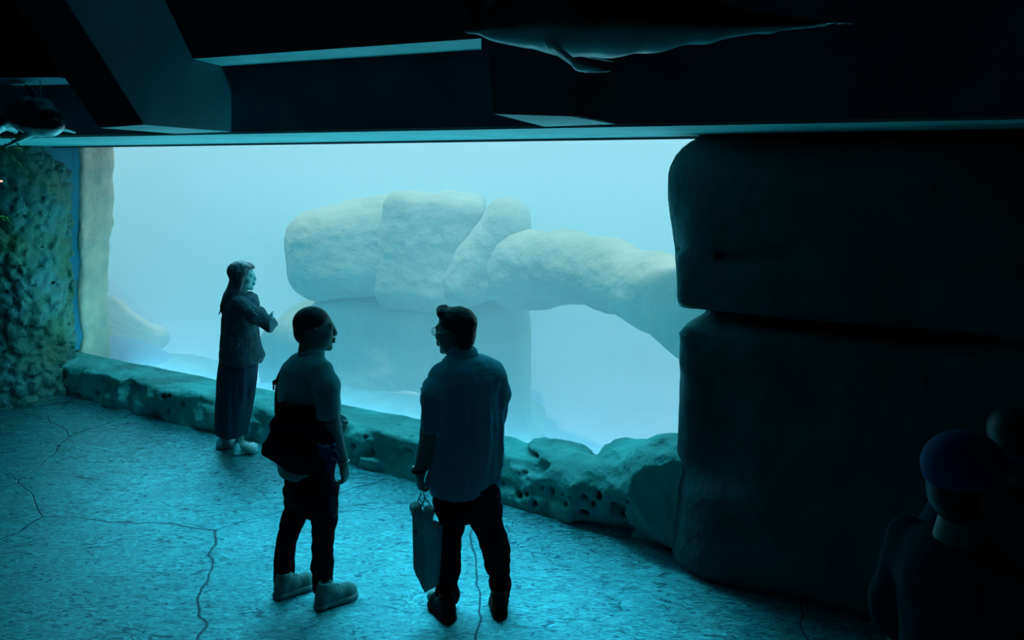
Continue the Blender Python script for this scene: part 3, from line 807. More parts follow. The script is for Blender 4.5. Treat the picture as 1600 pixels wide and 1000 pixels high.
def frame_of(fwd, pitch=0.0, roll=0.0):   # columns: right, forward, up
    f = Vector((fwd[0], fwd[1], 0)).normalized()
    r = Vector((f.y, -f.x, 0)); u = Vector((0, 0, 1))
    R = Matrix((r, f, u)).transposed()
    return R @ Matrix.Rotation(pitch, 3, 'X') @ Matrix.Rotation(roll, 3, 'Y')
def head(f, c, R, s=1.0, fem=False):
    f.frame(R, c)
    S = lambda *v: tuple(t * s for t in v)
    f.ell(S(0, -.018, .040), S(.075, .094, .080), .02 * s)
    f.ell(S(0, .028, -.008), S(.060, .066, .088), .03 * s)
    f.ell(S(0, .036, -.066), S(.044 if fem else .050, .050, .036), .03 * s)
    f.ell(S(0, .078, -.094), S(.020, .018, .016), .02 * s)                 # chin
    f.cap(S(-.036, .080, .030), S(.036, .080, .030), .011 * s, k=.015 * s)  # brow
    for e in (-1, 1):
        f.ell(S(e * .036, .062, -.020), S(.026, .026, .024), .02 * s)      # cheek
        f.ell(S(e * .031, .100, .010), S(.017, .014, .011), .008 * s, 'cut')
        f.ell(S(e * .031, .080, .010), S(.013, .012, .011), .003 * s)      # eyeball
        f.cap(S(e * .018, .094, .012 + .002), S(e * .044, .084, .014), .0035 * s, k=.003 * s)   # lid
        f.ell(S(e * .013, .100, -.026), S(.008, .010, .007), .006 * s)     # nostril wing
        f.ell(S(e * .077, -.008, .000), S(.010, .018, .030), .006 * s, rot=rot(-12, 0, e * -22))
        f.ell(S(e * .084, -.004, .004), S(.006, .009, .016), .004 * s, 'cut')
    f.chain([S(0, .092, .024), S(0, .102, -.004), S(0, .107, -.020)], [.008 * s, .009 * s, .0115 * s], .008 * s)
    f.ell(S(0, .101, -.047), S(.022, .011, .007), .005 * s)
    f.ell(S(0, .099, -.061), S(.020, .011, .008), .005 * s)
    f.cap(S(-.02, .108, -.0535), S(.02, .108, -.0535), .0022 * s, k=.002, op='cut')
    f.frame(Matrix.Identity(3), (0, 0, 0))
def hand(f, wrist, d, palm, s=1.0, curl=0.45, thumb=1, spread=1.0):
    d = Vector(d).normalized(); p = Vector(palm); p = (p - d * p.dot(d)).normalized()
    x = d.cross(p) * thumb
    R = Matrix((x, d, p)).transposed()
    f.frame(R, wrist)
    f.ell((0, .05 * s, 0), (.040 * s, .052 * s, .016 * s), .012)
    f.cap((0, -.02, 0), (0, .03 * s, 0), .026 * s, .026 * s, .015, sq=((0, 0, 1), .7))
    for i, (xo, ln) in enumerate(((.029, .070), (.010, .080), (-.010, .074), (-.028, .056))):
        pt = Vector((xo * s, .088 * s - abs(xo) * .18, 0)); pts = [pt.copy()]; an = curl * (.8 + .12 * i)
        for j, fr in enumerate((.45, .30, .25)):
            pt = pt + Vector((xo * .30 * spread * fr * 3 * s * .35, math.cos(an) * ln * fr * s, math.sin(an) * ln * fr * s)); pts.append(pt.copy()); an += curl * (1.1 + .1 * i)
        f.chain(pts, [.0098 * s, .0092 * s, .0085 * s, .0072 * s], .003)
    f.chain([(.026 * s, .018 * s, .006), (.047 * s, .050 * s, .016 * s), (.048 * s, .078 * s, .030 * s), (.042 * s, .098 * s, .038 * s)], [.014 * s, .0115 * s, .010 * s, .008 * s], .005)
    f.frame(Matrix.Identity(3), (0, 0, 0))
def rings(rows, Y, ratio, yaw):           # rows: (y, x left, x right[, dY[, ratio]]) traced in the picture, given true roundness
    out = []
    for r in rows:
        y, xl, xr = r[:3]; YY = Y + (r[3] if len(r) > 3 else 0); q = r[4] if len(r) > 4 else ratio
        c = pw((xl + xr) / 2, y, YY)
        hw = (xr - xl) / 2 * YY / F / math.sqrt(math.cos(yaw) ** 2 + (q * math.sin(yaw)) ** 2)
        out.append((c.x, c.y, c.z, hw, hw * q))
    return out
def yaw_of(fwd): return math.atan2(-fwd[0], fwd[1])
def bounds(pts, m): 
    a = np.array([tuple(p) for p in pts]); return a.min(0) - m, a.max(0) + m
def shoe(name, heel, toe, m_up, m_sole, parent, s=1.0, ankle=None, high=0.07, laces=True):
    """a shoe from heel point to toe point on the floor"""
    h, t = Vector((*heel[:2], 0)), Vector((*toe[:2], 0))
    L = (t - h).length; d = (t - h).normalized(); x = Vector((d.y, -d.x, 0))
    R = Matrix((x, d, Vector((0, 0, 1)))).transposed()
    lo, hi = bounds([h, t], .09); lo[2] = -.01; hi[2] = .20
    f = Field(lo, hi, .005).frame(R, h)
    f.chain([(0, .045, .052), (0, L * .45, .046), (.004, L * .78, .036), (.004, L - .035, .033)], [.038 * s, .040 * s, .042 * s, .033 * s], .02, sq=None)
    f.cap((0, .045, .04), (0, .06, .045 + high), .036 * s, .040 * s, .02)
    f.cap((0, .055, .05 + high * .8), (0, L * .48, .058), .036 * s, .032 * s, .02)
    f.box((0, L / 2, -.04), (.2, L, .058), .004, 'cut')
    f.ell((0, .062, .075 + high), (.030 * s, .034 * s, .03), .006, 'cut')
    f.frame(Matrix.Identity(3), (0, 0, 0))
    up = f.surface(name, m_up, parent)
    g = Field(lo, hi, .005).frame(R, h)
    g.chain([(0, .042, .012), (0, L * .45, .012), (.005, L * .76, .012), (.004, L - .042, .014)], [.044 * s, .040 * s, .050 * s, .042 * s], .03, sq=((0, 0, 1), 1.0))
    g.box((0, L / 2, .05 + .028), (.2, L, .05), .003, 'cut'); g.box((0, L / 2, -.05 + .002), (.2, L, .05), .003, 'cut')
    so = g.surface('sole', m_sole, parent)
    so.parent = up; so.matrix_parent_inverse = Matrix.Identity(4)
    if laces:
        for i in range(4):
            yy = L * (.42 + .085 * i); zz = .109 - .0075 * i - (.004 * i if i > 1 else 0)
            pts = [h + R @ Vector((xx * s, yy + (.008 if xx > 0 else -.008), zz - abs(xx) ** 2 * 9)) for xx in (-.028, -.014, 0, .014, .028)]
            lc = tube('lace', pts, .0028, m_up); lc.parent = up
    return up
def fix_sub(o):               # a sub-part in world space under a part adopted by an offset root
    o.matrix_parent_inverse = Matrix.Identity(4)

# ---- the woman in the flecked jacket
def woman():
    Y = 6.68; fb = (0.90, 0.32); yaw = yaw_of(fb)
    root = thing('person', 'long-haired person in flecked jacket and long dark skirt, arms crossed, by the ledge', 'person', (pw(368, 705, Y).x, Y, 0))
    q = lambda x, y, d=0: pw(x, y, Y + d)
    Hc = q(379, 433)
    lo, hi = bounds([q(330, 405, -.3), q(440, 712, .3)], .06); lo[2] = .0
    f = Field(lo, hi, .0055)
    head(f, Hc, frame_of((.97, .12), -.05), .98, True)
    f.cap(q(377, 445), q(374, 470), .050, .058, .02)
    f.stack(rings([(466, 357, 396), (490, 350, 398), (530, 350, 398), (570, 348, 396)], Y, .7, yaw), yaw, .04)
    # arms: crossed in front
    rs, re, rh = q(372, 478, -.13), q(418, 508, -.17), q(424, 498, .14)
    f.chain([rs, re, rh], [.045, .038, .026], .02)
    ls, le, lh = q(378, 478, .15), q(424, 506, .18), q(423, 499, -.06)
    f.chain([ls, le, lh], [.045, .038, .026], .02)
    hand(f, q(416, 503, -.14), q(428, 494, -.17) - q(416, 503, -.14), (-.3, 1, 0), .85, .5, -1)
    for xa, xf, d in ((354, 352, .07), (376, 374, -.06)):
        f.chain([q(xa + 2, 560, d), q(xa, 630, d), q(xf, 692, d)], [.075, .050, .034], .02)
        f.cap(q(xf, 695, d), q(xf + 20, 704, d - .02), .028, .026, .02)
    f.surface('body', M_skin, root)
    # hair
    g = Field(*bounds([q(330, 400, -.2), q(405, 500, .2)], .03), .006)
    Rh = frame_of((.97, .12), -.05)
    g.frame(Rh, Hc)
    g.ell((0, -.028, .048), (.088, .102, .086), .02)
    g.ell((0, .02, .080), (.070, .075, .045), .02)
    g.box((0, .125, -.03), (.12, .068, .098), .012, 'cut')
    g.chain([(-.062, .02, .05), (-.074, .005, -.04), (-.07, -.02, -.15)], [.028, .028, .03], .02)
    g.chain([(.062, .02, .05), (.076, .000, -.04), (.07, -.03, -.15)], [.026, .024, .028], .02)
    g.frame(Matrix.Identity(3), (0, 0, 0))
    g.stack(rings([(424, 364, 388), (445, 356, 384), (462, 348, 384), (478, 344, 380), (490, 346, 372)], Y, .75, yaw), yaw, .03)
    for i in range(7): g.cap(q(350 + i * 3, 470, -.07 + .02 * (i % 3)), q(342 + i * 4, 492 - (i % 3) * 3, -.09 + .03 * (i % 4)), .013, .004, .008)
    g.warp(lambda x, y, z: .004 * vnoise(x * 55, y * 55, z * 4, 3))
    g.surface('hair', M_hair, root)
    # jacket
    g = Field(*bounds([q(325, 440, -.32), q(445, 580, .32)], .04), .008)
    g.stack(rings([(457, 372, 394, 0, .9), (463, 360, 402), (474, 350, 406), (495, 346, 404), (520, 344, 405), (545, 342, 410), (556, 342, 414), (564, 346, 410)], Y, .72, yaw), yaw, .03)
    g.chain([q(374, 474, -.15), q(398, 492, -.22), q(424, 508, -.20)], [.066, .062, .055], .03)
    g.chain([q(424, 508, -.20), q(420, 504, -.06), q(418, 502, .05)], [.055, .050, .045], .02)
    g.chain([q(382, 474, .15), q(404, 492, .2), q(424, 506, .18)], [.06, .058, .05], .03)
    g.cap(q(424, 506, .18), q(424, 503, -.08), .045, .040, .02)
    g.warp(lambda x, y, z: .007 * fbm(x * 11, y * 11, z * 8, 5, 3) + .004 * vnoise(x * 30 + z * 14, y * 30, z * 20, 6))
    g.surface('jacket', M_jacket, root)
    # skirt
    g = Field(*bounds([q(325, 545, -.3), q(425, 685, .3)], .04), .008)
    g.stack(rings([(550, 346, 402), (568, 343, 404), (590, 341, 402), (620, 339, 398), (648, 336, 392), (668, 335, 388), (676, 337, 386)], Y, .75, yaw), yaw, .01)
    g.warp(lambda x, y, z: .012 * vnoise(x * 22, y * 22, z * 1.6, 7) + .004 * vnoise(x * 40, y * 40, z * 5, 9))
    g.surface('skirt', M_skirt, root)
    shoe('shoe', pz(338, 703, 0), pz(368, 691, 0), M_shoe, M_sole, root, .86, high=.035)
    shoe('shoe', pz(361, 711, 0), pz(404, 704, 0), M_shoe, M_sole, root, .86, high=.035)
woman()

# ---- the man in the T-shirt, seen from behind, looking right
def man_tee():
    Y = 4.45; fb = (0.74, 0.67); yaw = yaw_of(fb)
    root = thing('person', 'crop-haired person in T-shirt and dark trousers, black bag at the hip, looking right', 'person', (pw(480, 930, Y).x, Y, 0))
    q = lambda x, y, d=0: pw(x, y, Y + d)
    Hc = q(492, 516); Rh = frame_of((.93, .25), -.04)
    lo, hi = bounds([q(395, 478, -.3), q(560, 950, .35)], .05); lo[2] = 0
    f = Field(lo, hi, .0055)
    head(f, Hc, Rh, 1.05)
    f.cap(q(486, 530), q(484, 566), .062, .070, .03)
    f.stack(rings([(562, 460, 512), (600, 443, 510), (680, 450, 505), (740, 458, 508)], Y, .65, yaw), yaw, .03)
    rs, re, rw = q(509, 590, -.14), q(519, 664, -.17), q(536, 722, -.12)
    f.chain([rs, re, rw], [.052, .044, .029], .02)
    hand(f, rw, q(541, 752, -.10) - rw, (-1, .3, 0), 1.0, .55, 1)
    ls, le, lw = q(455, 590, .20), q(495, 662, .34), q(528, 652, .30)
    f.chain([ls, le, lw], [.05, .042, .028], .02)
    hand(f, lw, q(536, 660, .27) - lw, (-.3, -1, 0), .95, .8, 1)
    for xs, d in (((466, 460, 447, 442), .06), ((505, 505, 503, 503), -.03)):
        f.chain([q(xs[0], 748, d), q(xs[1], 805, d), q(xs[2], 855, d), q(xs[3], 915, d)], [.06, .055, .045, .035], .01)
        f.cap(q(xs[3], 920, d), q(xs[3] + 25, 928, d), .03, .03, .02)
    f.surface('body', M_skin, root)
    g = Field(*bounds([q(455, 474, -.15), q(530, 560, .15)], .03), .005).frame(Rh, Hc)
    g.ell((0, -.021, .045), (.083, .102, .088), .01)
    g.ell((0, -.045, -.01), (.072, .07, .07), .02)
    g.box((0, .130, -.02), (.12, .052, .11), .01, 'cut', rot=rot(-14, 0, 0))
    g.box((0, .04, -.085), (.12, .10, .10), .01, 'cut')
    g.ell((0, .03, -.03), (.2, .055, .055), .02, 'cut')
    g.surface('hair', M_hair, root)
    # T-shirt
    g = Field(*bounds([q(415, 535, -.33), q(545, 755, .33)], .05), .008)
    g.chain([q(504, 580, -.12), q(511, 606, -.17), q(514, 645, -.18)], [.062, .066, .069], .03)
    g.box(q(514, 665, -.18), (.12, .12, .05), .006, 'cut', rot=rot(0, -6, 0))
    g.stack(rings([(546, 472, 504, 0, .9), (552, 464, 508, 0, .8), (560, 449, 514), (574, 437, 518), (604, 430, 518), (640, 428, 514), (690, 428, 510), (732, 428, 508), (739, 430, 500)], Y, .62, yaw), yaw, .03)
    g.chain([q(452, 580, .16), q(455, 610, .22), q(470, 640, .27)], [.060, .062, .064], .03)
    g.frame(Rh, Hc).frame(Matrix.Identity(3), (0, 0, 0))
    g.cap(q(487, 535, 0), q(486, 546, 0), .060, .062, .01, 'cut')
    g.warp(lambda x, y, z: .006 * fbm(x * 9, y * 9, z * 5, 15, 3) + .004 * vnoise(x * 24 + z * 10, y * 24, z * 12, 16))
    g.surface('t_shirt', M_tee, root)
    g = Field(*bounds([q(468, 535, -.1), q(510, 560, .1)], .03), .005)
    g.cap(q(488, 544, 0), q(487, 550, 0), .066, .073, .004); g.cap(q(489, 530, 0), q(486, 556, 0), .060, .064, .004, 'cut')
    g.surface('collar', M_tee, root)
    # trousers
    g = Field(*bounds([q(415, 725, -.25), q(540, 925, .28)], .04), .008)
    g.stack(rings([(715, 444, 526), (750, 443, 527), (780, 445, 527, 0, .6), (798, 447, 527, 0, .5)], Y, .68, yaw), yaw, .02)
    g.stack(rings([(760, 443, 490), (792, 446, 483), (804, 442, 481), (818, 438, 478), (837, 432, 468), (851, 429, 464), (868, 427, 460), (896, 426, 459), (908, 428, 457)], Y + .06, .95, 0), 0, .03)
    g.stack(rings([(760, 478, 527), (794, 483, 527), (820, 487, 526), (826, 488, 526), (857, 487, 520), (896, 488, 519), (918, 489, 517), (923, 490, 516)], Y - .03, .95, 0), 0, .03)
    g.warp(lambda x, y, z: .008 * vnoise(x * 9, y * 9, z * 16, 25) + .004 * vnoise(x * 20, y * 20, z * 34, 26))
    g.surface('trousers', M_trs, root)
    shoe('shoe', q(430, 936, 0).lerp(pz(428, 936, 0), 1), pz(490, 912, 0), M_shoe2, M_sole, root, 1.05, high=.06)
    shoe('shoe', pz(492, 952, 0), pz(556, 928, 0), M_shoe2, M_sole, root, 1.05, high=.06)
    tube('bracelet', [q(536.5, 722, -.12) + Vector((math.cos(t) * .031, math.sin(t) * .031, math.cos(t) * .008)) for t in np.linspace(0, 6.283, 20)], .003, M_metal, root)
    # bag worn at the back of the hip
    b = thing('shoulder_bag', 'big black shoulder bag on the hip of the person in the T-shirt', 'bag', q(460, 740, -.25))
    D = -.22
    g = Field(*bounds([q(395, 625, D - .16), q(530, 750, D + .22)], .04), .008)
    outl = [(636, 430, 508), (655, 424, 514), (680, 414, 519), (700, 404, 521), (710, 400, 522), (722, 414, 522), (732, 430, 522), (741, 446, 516)]
    g.stack(rings(outl, Y + D + .08, .22, math.radians(-18)), math.radians(-18), .01, power=3.0)
    g.warp(lambda x, y, z: .008 * fbm(x * 7, y * 7, z * 7, 35, 3))
    g.surface('pouch', M_bag, b)
    fl = Field(*bounds([q(425, 630, D - .12), q(515, 690, D + .2)], .04), .008)
    fl.stack(rings([(632, 429, 510), (655, 423, 515), (678, 416, 518)], Y + D + .075, .25, math.radians(-18)), math.radians(-18), .01, power=3.0)
    fl.surface('flap', M_bag, b)
    st = tube('strap', [q(432, 645, -.05), q(432, 620, .08), q(434, 592, .12), q(441, 577, .17), q(455, 572, .24), q(470, 600, .32), q(480, 640, .32)], .011, M_bag, b)
    # strap buckle that stands out at the shoulder blade
    bk = Field(*bounds([q(425, 592, -.05), q(433, 610, .05)], .02), .004)
    bk.box(q(429.5, 597, .03), (.010, .016, .012), .004, rnd=.004).box(q(427.5, 604, .03), (.005, .006, .020), .004, rnd=.003)
    bk.surface('buckle', M_blk, b)
    ch = thing('plush_charm', 'small round-eared plush charm hanging from the black shoulder bag', 'charm', q(512, 712, -.35))
    Mc = mat('blue_plush', (0.01, 0.10, 0.24), 0.9)
    c = Field(*bounds([q(498, 695, -.42), q(530, 730, -.24)], .03), .004)
    c.ell(q(510, 706, -.335), (.038, .028, .036), .008).ell(q(515, 722, -.335), (.026, .02, .026), .008)
    for x, y in ((499, 697), (521, 697), (524, 708), (526, 713), (523, 722)): c.ell(q(x, y, -.335), (.014, .012, .014), .006)
    c.surface('plush', Mc, ch)
man_tee()

# ---- the man in the loose shirt, seen from behind, looking left
def man_shirt():
    Y = 4.33; fb = (-0.55, 0.83); yaw = yaw_of(fb)
    root = thing('person', 'person in glasses and loose short-sleeved shirt holding a paper bag, looking left', 'person', (pw(735, 960, Y).x, Y, 0))
    q = lambda x, y, d=0: pw(x, y, Y + d)
    Hc = q(711, 519); Rh = frame_of((-.90, .42), -.10)
    lo, hi = bounds([q(640, 478, -.35), q(800, 975, .45)], .05); lo[2] = 0
    f = Field(lo, hi, .0055)
    head(f, Hc, Rh, 1.07)
    f.cap(q(717, 530), q(722, 568), .064, .075, .03)
    f.stack(rings([(566, 690, 758), (600, 680, 780), (700, 686, 770), (765, 696, 768)], Y, .65, yaw), yaw, .03)
    ls, le, lw = q(677, 605, -.06), q(673, 676, -.10), q(656, 736, -.09)
    f.chain([ls, le, lw], [.060, .054, .034], .02)
    hand(f, lw, q(656, 775, -.09) - lw, (.9, .5, 0), 1.0, .95, -1)
    rs, re, rw = q(775, 600, .05), q(770, 672, .18), q(700, 628, .36)
    f.chain([rs, re, rw], [.058, .048, .031], .02)
    hand(f, rw, q(672, 616, .38) - rw, (0, .2, 1), 1.0, .5, 1)
    for xs, d in (((706, 705, 703, 698), 0.0), ((750, 760, 774, 782), 0.02)):
        f.chain([q(xs[0], 772, d), q(xs[1], 812, d), q(xs[2], 862, d), q(xs[3], 930, d)], [.06, .055, .045, .034], .01)
        f.cap(q(xs[3], 945, d), q(xs[3] - 8, 945, d + .08), .032, .03, .02)
    f.surface('body', M_skin, root)
    g = Field(*bounds([q(675, 470, -.2), q(750, 560, .2)], .03), .005).frame(Rh, Hc)
    g.ell((0, -.024, .046), (.089, .108, .093), .01)
    g.ell((0, -.045, -.02), (.078, .07, .085), .02)
    g.box((0, .142, -.03), (.14, .060, .115), .01, 'cut', rot=rot(-8, 0, 0))
    g.box((0, .055, -.095), (.14, .10, .10), .01, 'cut')
    g.ell((0, .04, -.03), (.2, .055, .055), .02, 'cut')
    g.chain([(-.045, .048, .108), (0, .066, .116), (.045, .050, .108)], [.026, .030, .026], .02)
    g.warp(lambda x, y, z: .003 * vnoise(x * 70, y * 70, z * 70, 3))
    g.surface('hair', M_hair, root)
    # glasses
    gl = tube('glasses', [Hc + Rh @ Vector((sx * .034 + math.cos(t) * .026, .110, .012 + math.sin(t) * .021)) for sx in (-1,) for t in np.linspace(0, 6.283, 22)], .0018, M_metal, root)
    Ml = bpy.data.materials.new('lens'); Ml.use_nodes = True
    pb_ = Ml.node_tree.nodes['Principled BSDF']; pb_.inputs['Roughness'].default_value = .05; pb_.inputs['Transmission Weight'].default_value = 1.0; pb_.inputs['IOR'].default_value = 1.05
    for sx in (-1, 1):
        if sx == 1:
            r_ = tube('rim', [Hc + Rh @ Vector((sx * .034 + math.cos(t) * .026, .110, .012 + math.sin(t) * .021)) for t in np.linspace(0, 6.283, 22)], .0018, M_metal); r_.parent = gl
        tp = tube('temple', [Hc + Rh @ Vector(v) for v in ((sx * .060, .108, .016), (sx * .082, .08, .016), (sx * .086, .0, .012), (sx * .084, -.02, -.004))], .0018, M_metal); tp.parent = gl
        vs_ = [Hc + Rh @ Vector((sx * .034 + math.cos(t) * .025, .109 + dz, .012 + math.sin(t) * .020)) for dz in (0, .002) for t in np.linspace(0, 6.283, 21)[:-1]]
        ln = mesh('lens', vs_, [tuple(range(20)), tuple(range(39, 19, -1))] + [(i, (i + 1) % 20, 20 + (i + 1) % 20, 20 + i) for i in range(20)], Ml); ln.parent = gl
    br = tube('bridge', [Hc + Rh @ Vector((x,   .110 + .003 * (1 - abs(x) / .008), .018)) for x in (-.008, 0, .008)], .0018, M_metal); br.parent = gl
    # shirt: yoke, body, sleeves, hem
    g = Field(*bounds([q(645, 540, -.35), q(800, 790, .4)], .05), .008)
    g.chain([q(688, 590, -.05), q(680, 620, -.11), q(676, 664, -.13)], [.072, .074, .070], .04)
    g.box(q(676, 688, -.13), (.13, .13, .05), .006, 'cut', rot=rot(0, -4, 0))
    g.stack(rings([(552, 700, 742, 0, .95), (560, 692, 762, 0, .8), (571, 684, 778), (590, 678, 786), (620, 676, 788), (676, 678, 788), (709, 674, 786), (745, 669, 783), (764, 676, 779), (776, 688, 764), (783, 706, 748)], Y, .66, yaw), yaw, .03)
    g.chain([q(772, 588, .02), q(777, 615, .06), q(776, 640, .12)], [.064, .062, .064], .04)
    g.cap(q(717, 530, 0), q(720, 548, 0), .064, .066, .008, 'cut')
    def folds(x, y, z):
        return .008 * fbm(x * 8, y * 8, z * 3, 45, 3) + .009 * vnoise(x * 26, y * 26, z * 2.2, 46) * np.clip((1.45 - z) * 3, .2, 1) + .003 * vnoise(x * 20 + z * 22, y * 20, z * 14, 47)
    g.warp(folds)
    sh = g.surface('shirt', M_shirt, root)
    c = Field(*bounds([q(684, 538, -.14), q(760, 580, .14)], .03), .005)
    c.chain([q(722, 556, .0), q(718, 545, .0)], [.088, .076], .004, sq=None)
    c.box(q(722, 575, 0), (.2, .2, .058), .004, 'cut', rot=rot(0, 12, 0)); c.box(q(722, 522, 0), (.2, .2, .055), .004, 'cut', rot=rot(0, 14, 0))
    c.chain([q(722, 560, .01), q(714, 530, .02)], [.078, .070], .004, 'cut')
    c.surface('collar', M_shirt, root)
    yk = tube('yoke_seam', [q(x, y, d) for x, y, d in ((690, 588, -.20), (712, 586, -.225), (735, 585, -.215), (756, 584, -.19), (772, 582, -.13))], .003, M_shirt, root)
    # trousers
    g = Field(*bounds([q(660, 755, -.25), q(805, 940, .25)], .04), .008)
    g.stack(rings([(755, 674, 779), (780, 678, 780), (800, 684, 782, 0, .55), (808, 690, 782, 0, .4)], Y, .66, yaw), yaw, .02)
    g.stack(rings([(775, 678, 730), (804, 684, 727), (820, 686, 725), (840, 686, 722), (882, 684, 720), (896, 683, 718), (913, 680, 716), (928, 678, 717), (940, 680, 714)], Y, .95, 0), 0, .03)
    g.stack(rings([(775, 728, 780), (804, 731, 783), (812, 733, 784), (846, 748, 793), (882, 756, 798), (890, 758, 798), (900, 764, 797), (907, 762, 798), (921, 765, 799), (938, 768, 796)], Y + .02, .95, 0), 0, .03)
    g.warp(lambda x, y, z: .009 * vnoise(x * 9, y * 9, z * 14, 55) + .005 * vnoise(x * 20, y * 20, z * 36, 56))
    g.surface('trousers', M_trs, root)
    s1 = shoe('shoe', pz(706, 974, 0), pz(676, 942, 0), M_blk, M_blk, root, 1.05, high=.06)
    tcap = Field(*bounds([pz(676, 944, 0), pz(676, 944, 0) + Vector((0, 0, .08))], .07), .004)
    tcap.ell(pz(676, 944, 0) + Vector((0.0, -.012, .052)), (.030, .034, .032), .004); tcap.box(pz(676, 944, 0), (.2, .2, .03), .004, 'cut')
    tcap.surface('toe_cap', M_shoe, root, label='white toe cap')
    shoe('shoe', pz(782, 970, 0), pz(776, 935, 0), M_blk, M_blk, root, 1.0, high=.06)
    # wristwatch
    tube('watch_strap', [q(655.5, 734, -.09) + Vector((math.cos(t) * .037, math.sin(t) * .036, math.cos(t) * .006)) for t in np.linspace(0, 6.283, 22)], .007, M_blk, root)
    w = Field(*bounds([q(645, 730, -.12), q(650, 738, -.06)], .02), .003)
    w.box(q(646, 734, -.09), (.005, .016, .018), .003, rnd=.004); w.surface('watch_case', M_metal, root)
    # phone held in front of him
    ph = thing('phone', 'dark phone held in front of the person in the loose shirt', 'phone', q(664, 612, .40))
    p = Field(*bounds([q(654, 603, .30), q(684, 622, .46)], .03), .003)
    p.box(q(668, 613, .40), (.040, .070, .005), .002, rot=rot(0, 0, 8) @ rot(0, 12, 0), rnd=.004)
    p.surface('case', M_blk, ph)
    # paper carrier bag
    bg_ = thing('carrier_bag', 'pale paper carrier bag with dark print hanging from a hand', 'bag', q(666, 925, -.1))
    Mp = mat('pale_paper', (0.15, 0.85, 0.92), 0.7, 0.3, var=0.2, vscale=8, bump=0.5, bscale=16, bdist=0.006)
    A = [q(644, 800, -.22), q(658, 806, -.26), q(692, 820, -.06), q(676, 810, .02)]      # mouth
    B = [q(646, 888, -.24), q(664, 926, -.27), q(686, 912, -.07), q(668, 890, .0)]       # bottom
    def quadgrid(name, p00, p10, p11, p01, mt, bulge, seed, n=14):
        vs2 = []; nrm = (p10 - p00).cross(p01 - p00).normalized()
        for i in range(n + 1):
            for j in range(n + 1):
                u, v = i / n, j / n
                pt = p00.lerp(p10, u).lerp(p01.lerp(p11, u), v)
                wv = float(vnoise(np.array([u * 4.0]), np.array([v * 5.0]), np.array([0.0]), seed)[0]) * .006
                vs2.append(pt + nrm * (math.sin(u * math.pi) * math.sin(min(1, v * 1.1) * math.pi) * bulge + wv * (math.sin(u * math.pi))))
        fs = [(i * (n + 1) + j, (i + 1) * (n + 1) + j, (i + 1) * (n + 1) + j + 1, i * (n + 1) + j + 1) for i in range(n) for j in range(n)]
        return vs2, fs
    allv, allf = [], []
    for i in range(4):
        j = (i + 1) % 4
        v_, f_ = quadgrid('x', A[i], A[j], B[j], B[i], None, .012 if i % 2 == 0 else -.012, 60 + i)
        allf += [tuple(k + len(allv) for k in t) for t in f_]; allv += v_
    k = len(allv); allv += B; allf.append((k, k + 1, k + 2, k + 3))
    sk = mesh('paper_sack', allv, allf, Mp, smooth=True); adopt(sk, bg_)
    md = sk.modifiers.new('thick', 'SOLIDIFY'); md.thickness = .0015
    for d0, xa, xb, ya, yb in ((-.235, 646, 656, 802, 806), (-.03, 668, 688, 809, 818)):
        tube('handle', [q(xa, ya + 6, d0), q(xa + 1, ya - 6, d0), q(655, 778, -.10), q(660, 764, -.09), q(664, 778, -.09), q(xb, yb - 8, d0), q(xb, yb + 6, d0)], .004, Mp, bg_)
    tissue = Field(*bounds([q(640, 785, -.25), q(680, 812, .0)], .03), .005)
    tissue.box(q(652, 800, -.2), (.026, .03, .045), .01, rot=rot(10, -18, 20), rnd=.01).box(q(668, 806, -.13), (.03, .03, .045), .01, rot=rot(-10, 14, -10), rnd=.01)
    tissue.warp(lambda x, y, z: .006 * vnoise(x * 40, y * 40, z * 40, 4))
    tissue.surface('tissue_wrapping', mat('white_tissue', (0.35, 0.8, 0.85), 0.8), bg_)
    # print on the narrow side of the sack
    U = A[1] - A[0]; V = B[0] - A[0]; nn = U.cross(V).normalized()
    if nn.y > 0: nn = -nn
    Mi = mat('dark_ink', (0.004, 0.02, 0.03), 0.8)
    fc = bpy.data.curves.new('printed_word', 'FONT'); fc.body = 'ania'; fc.size = .034; fc.extrude = .0006; fc.align_x = 'CENTER'
    to = bpy.data.objects.new('printed_word', fc); SC.collection.objects.link(to)
    dg = bpy.context.evaluated_depsgraph_get(); dg.update()
    tm = bpy.data.meshes.new_from_object(to.evaluated_get(dg)); bpy.data.objects.remove(to)
    ux = U.normalized(); uy = nn.cross(ux).normalized()
    if uy.z < 0: uy = -uy
    base = A[0] + U * .54 + V * .33 + nn * .013
    for vv in tm.vertices:
        c_ = vv.co.copy(); vv.co = base + ux * c_.x * .58 + uy * c_.y + nn * c_.z
    tm.name = 'printed_word'; tm.materials.clear()
    adopt(link('printed_word', tm, Mi), bg_)
man_shirt()

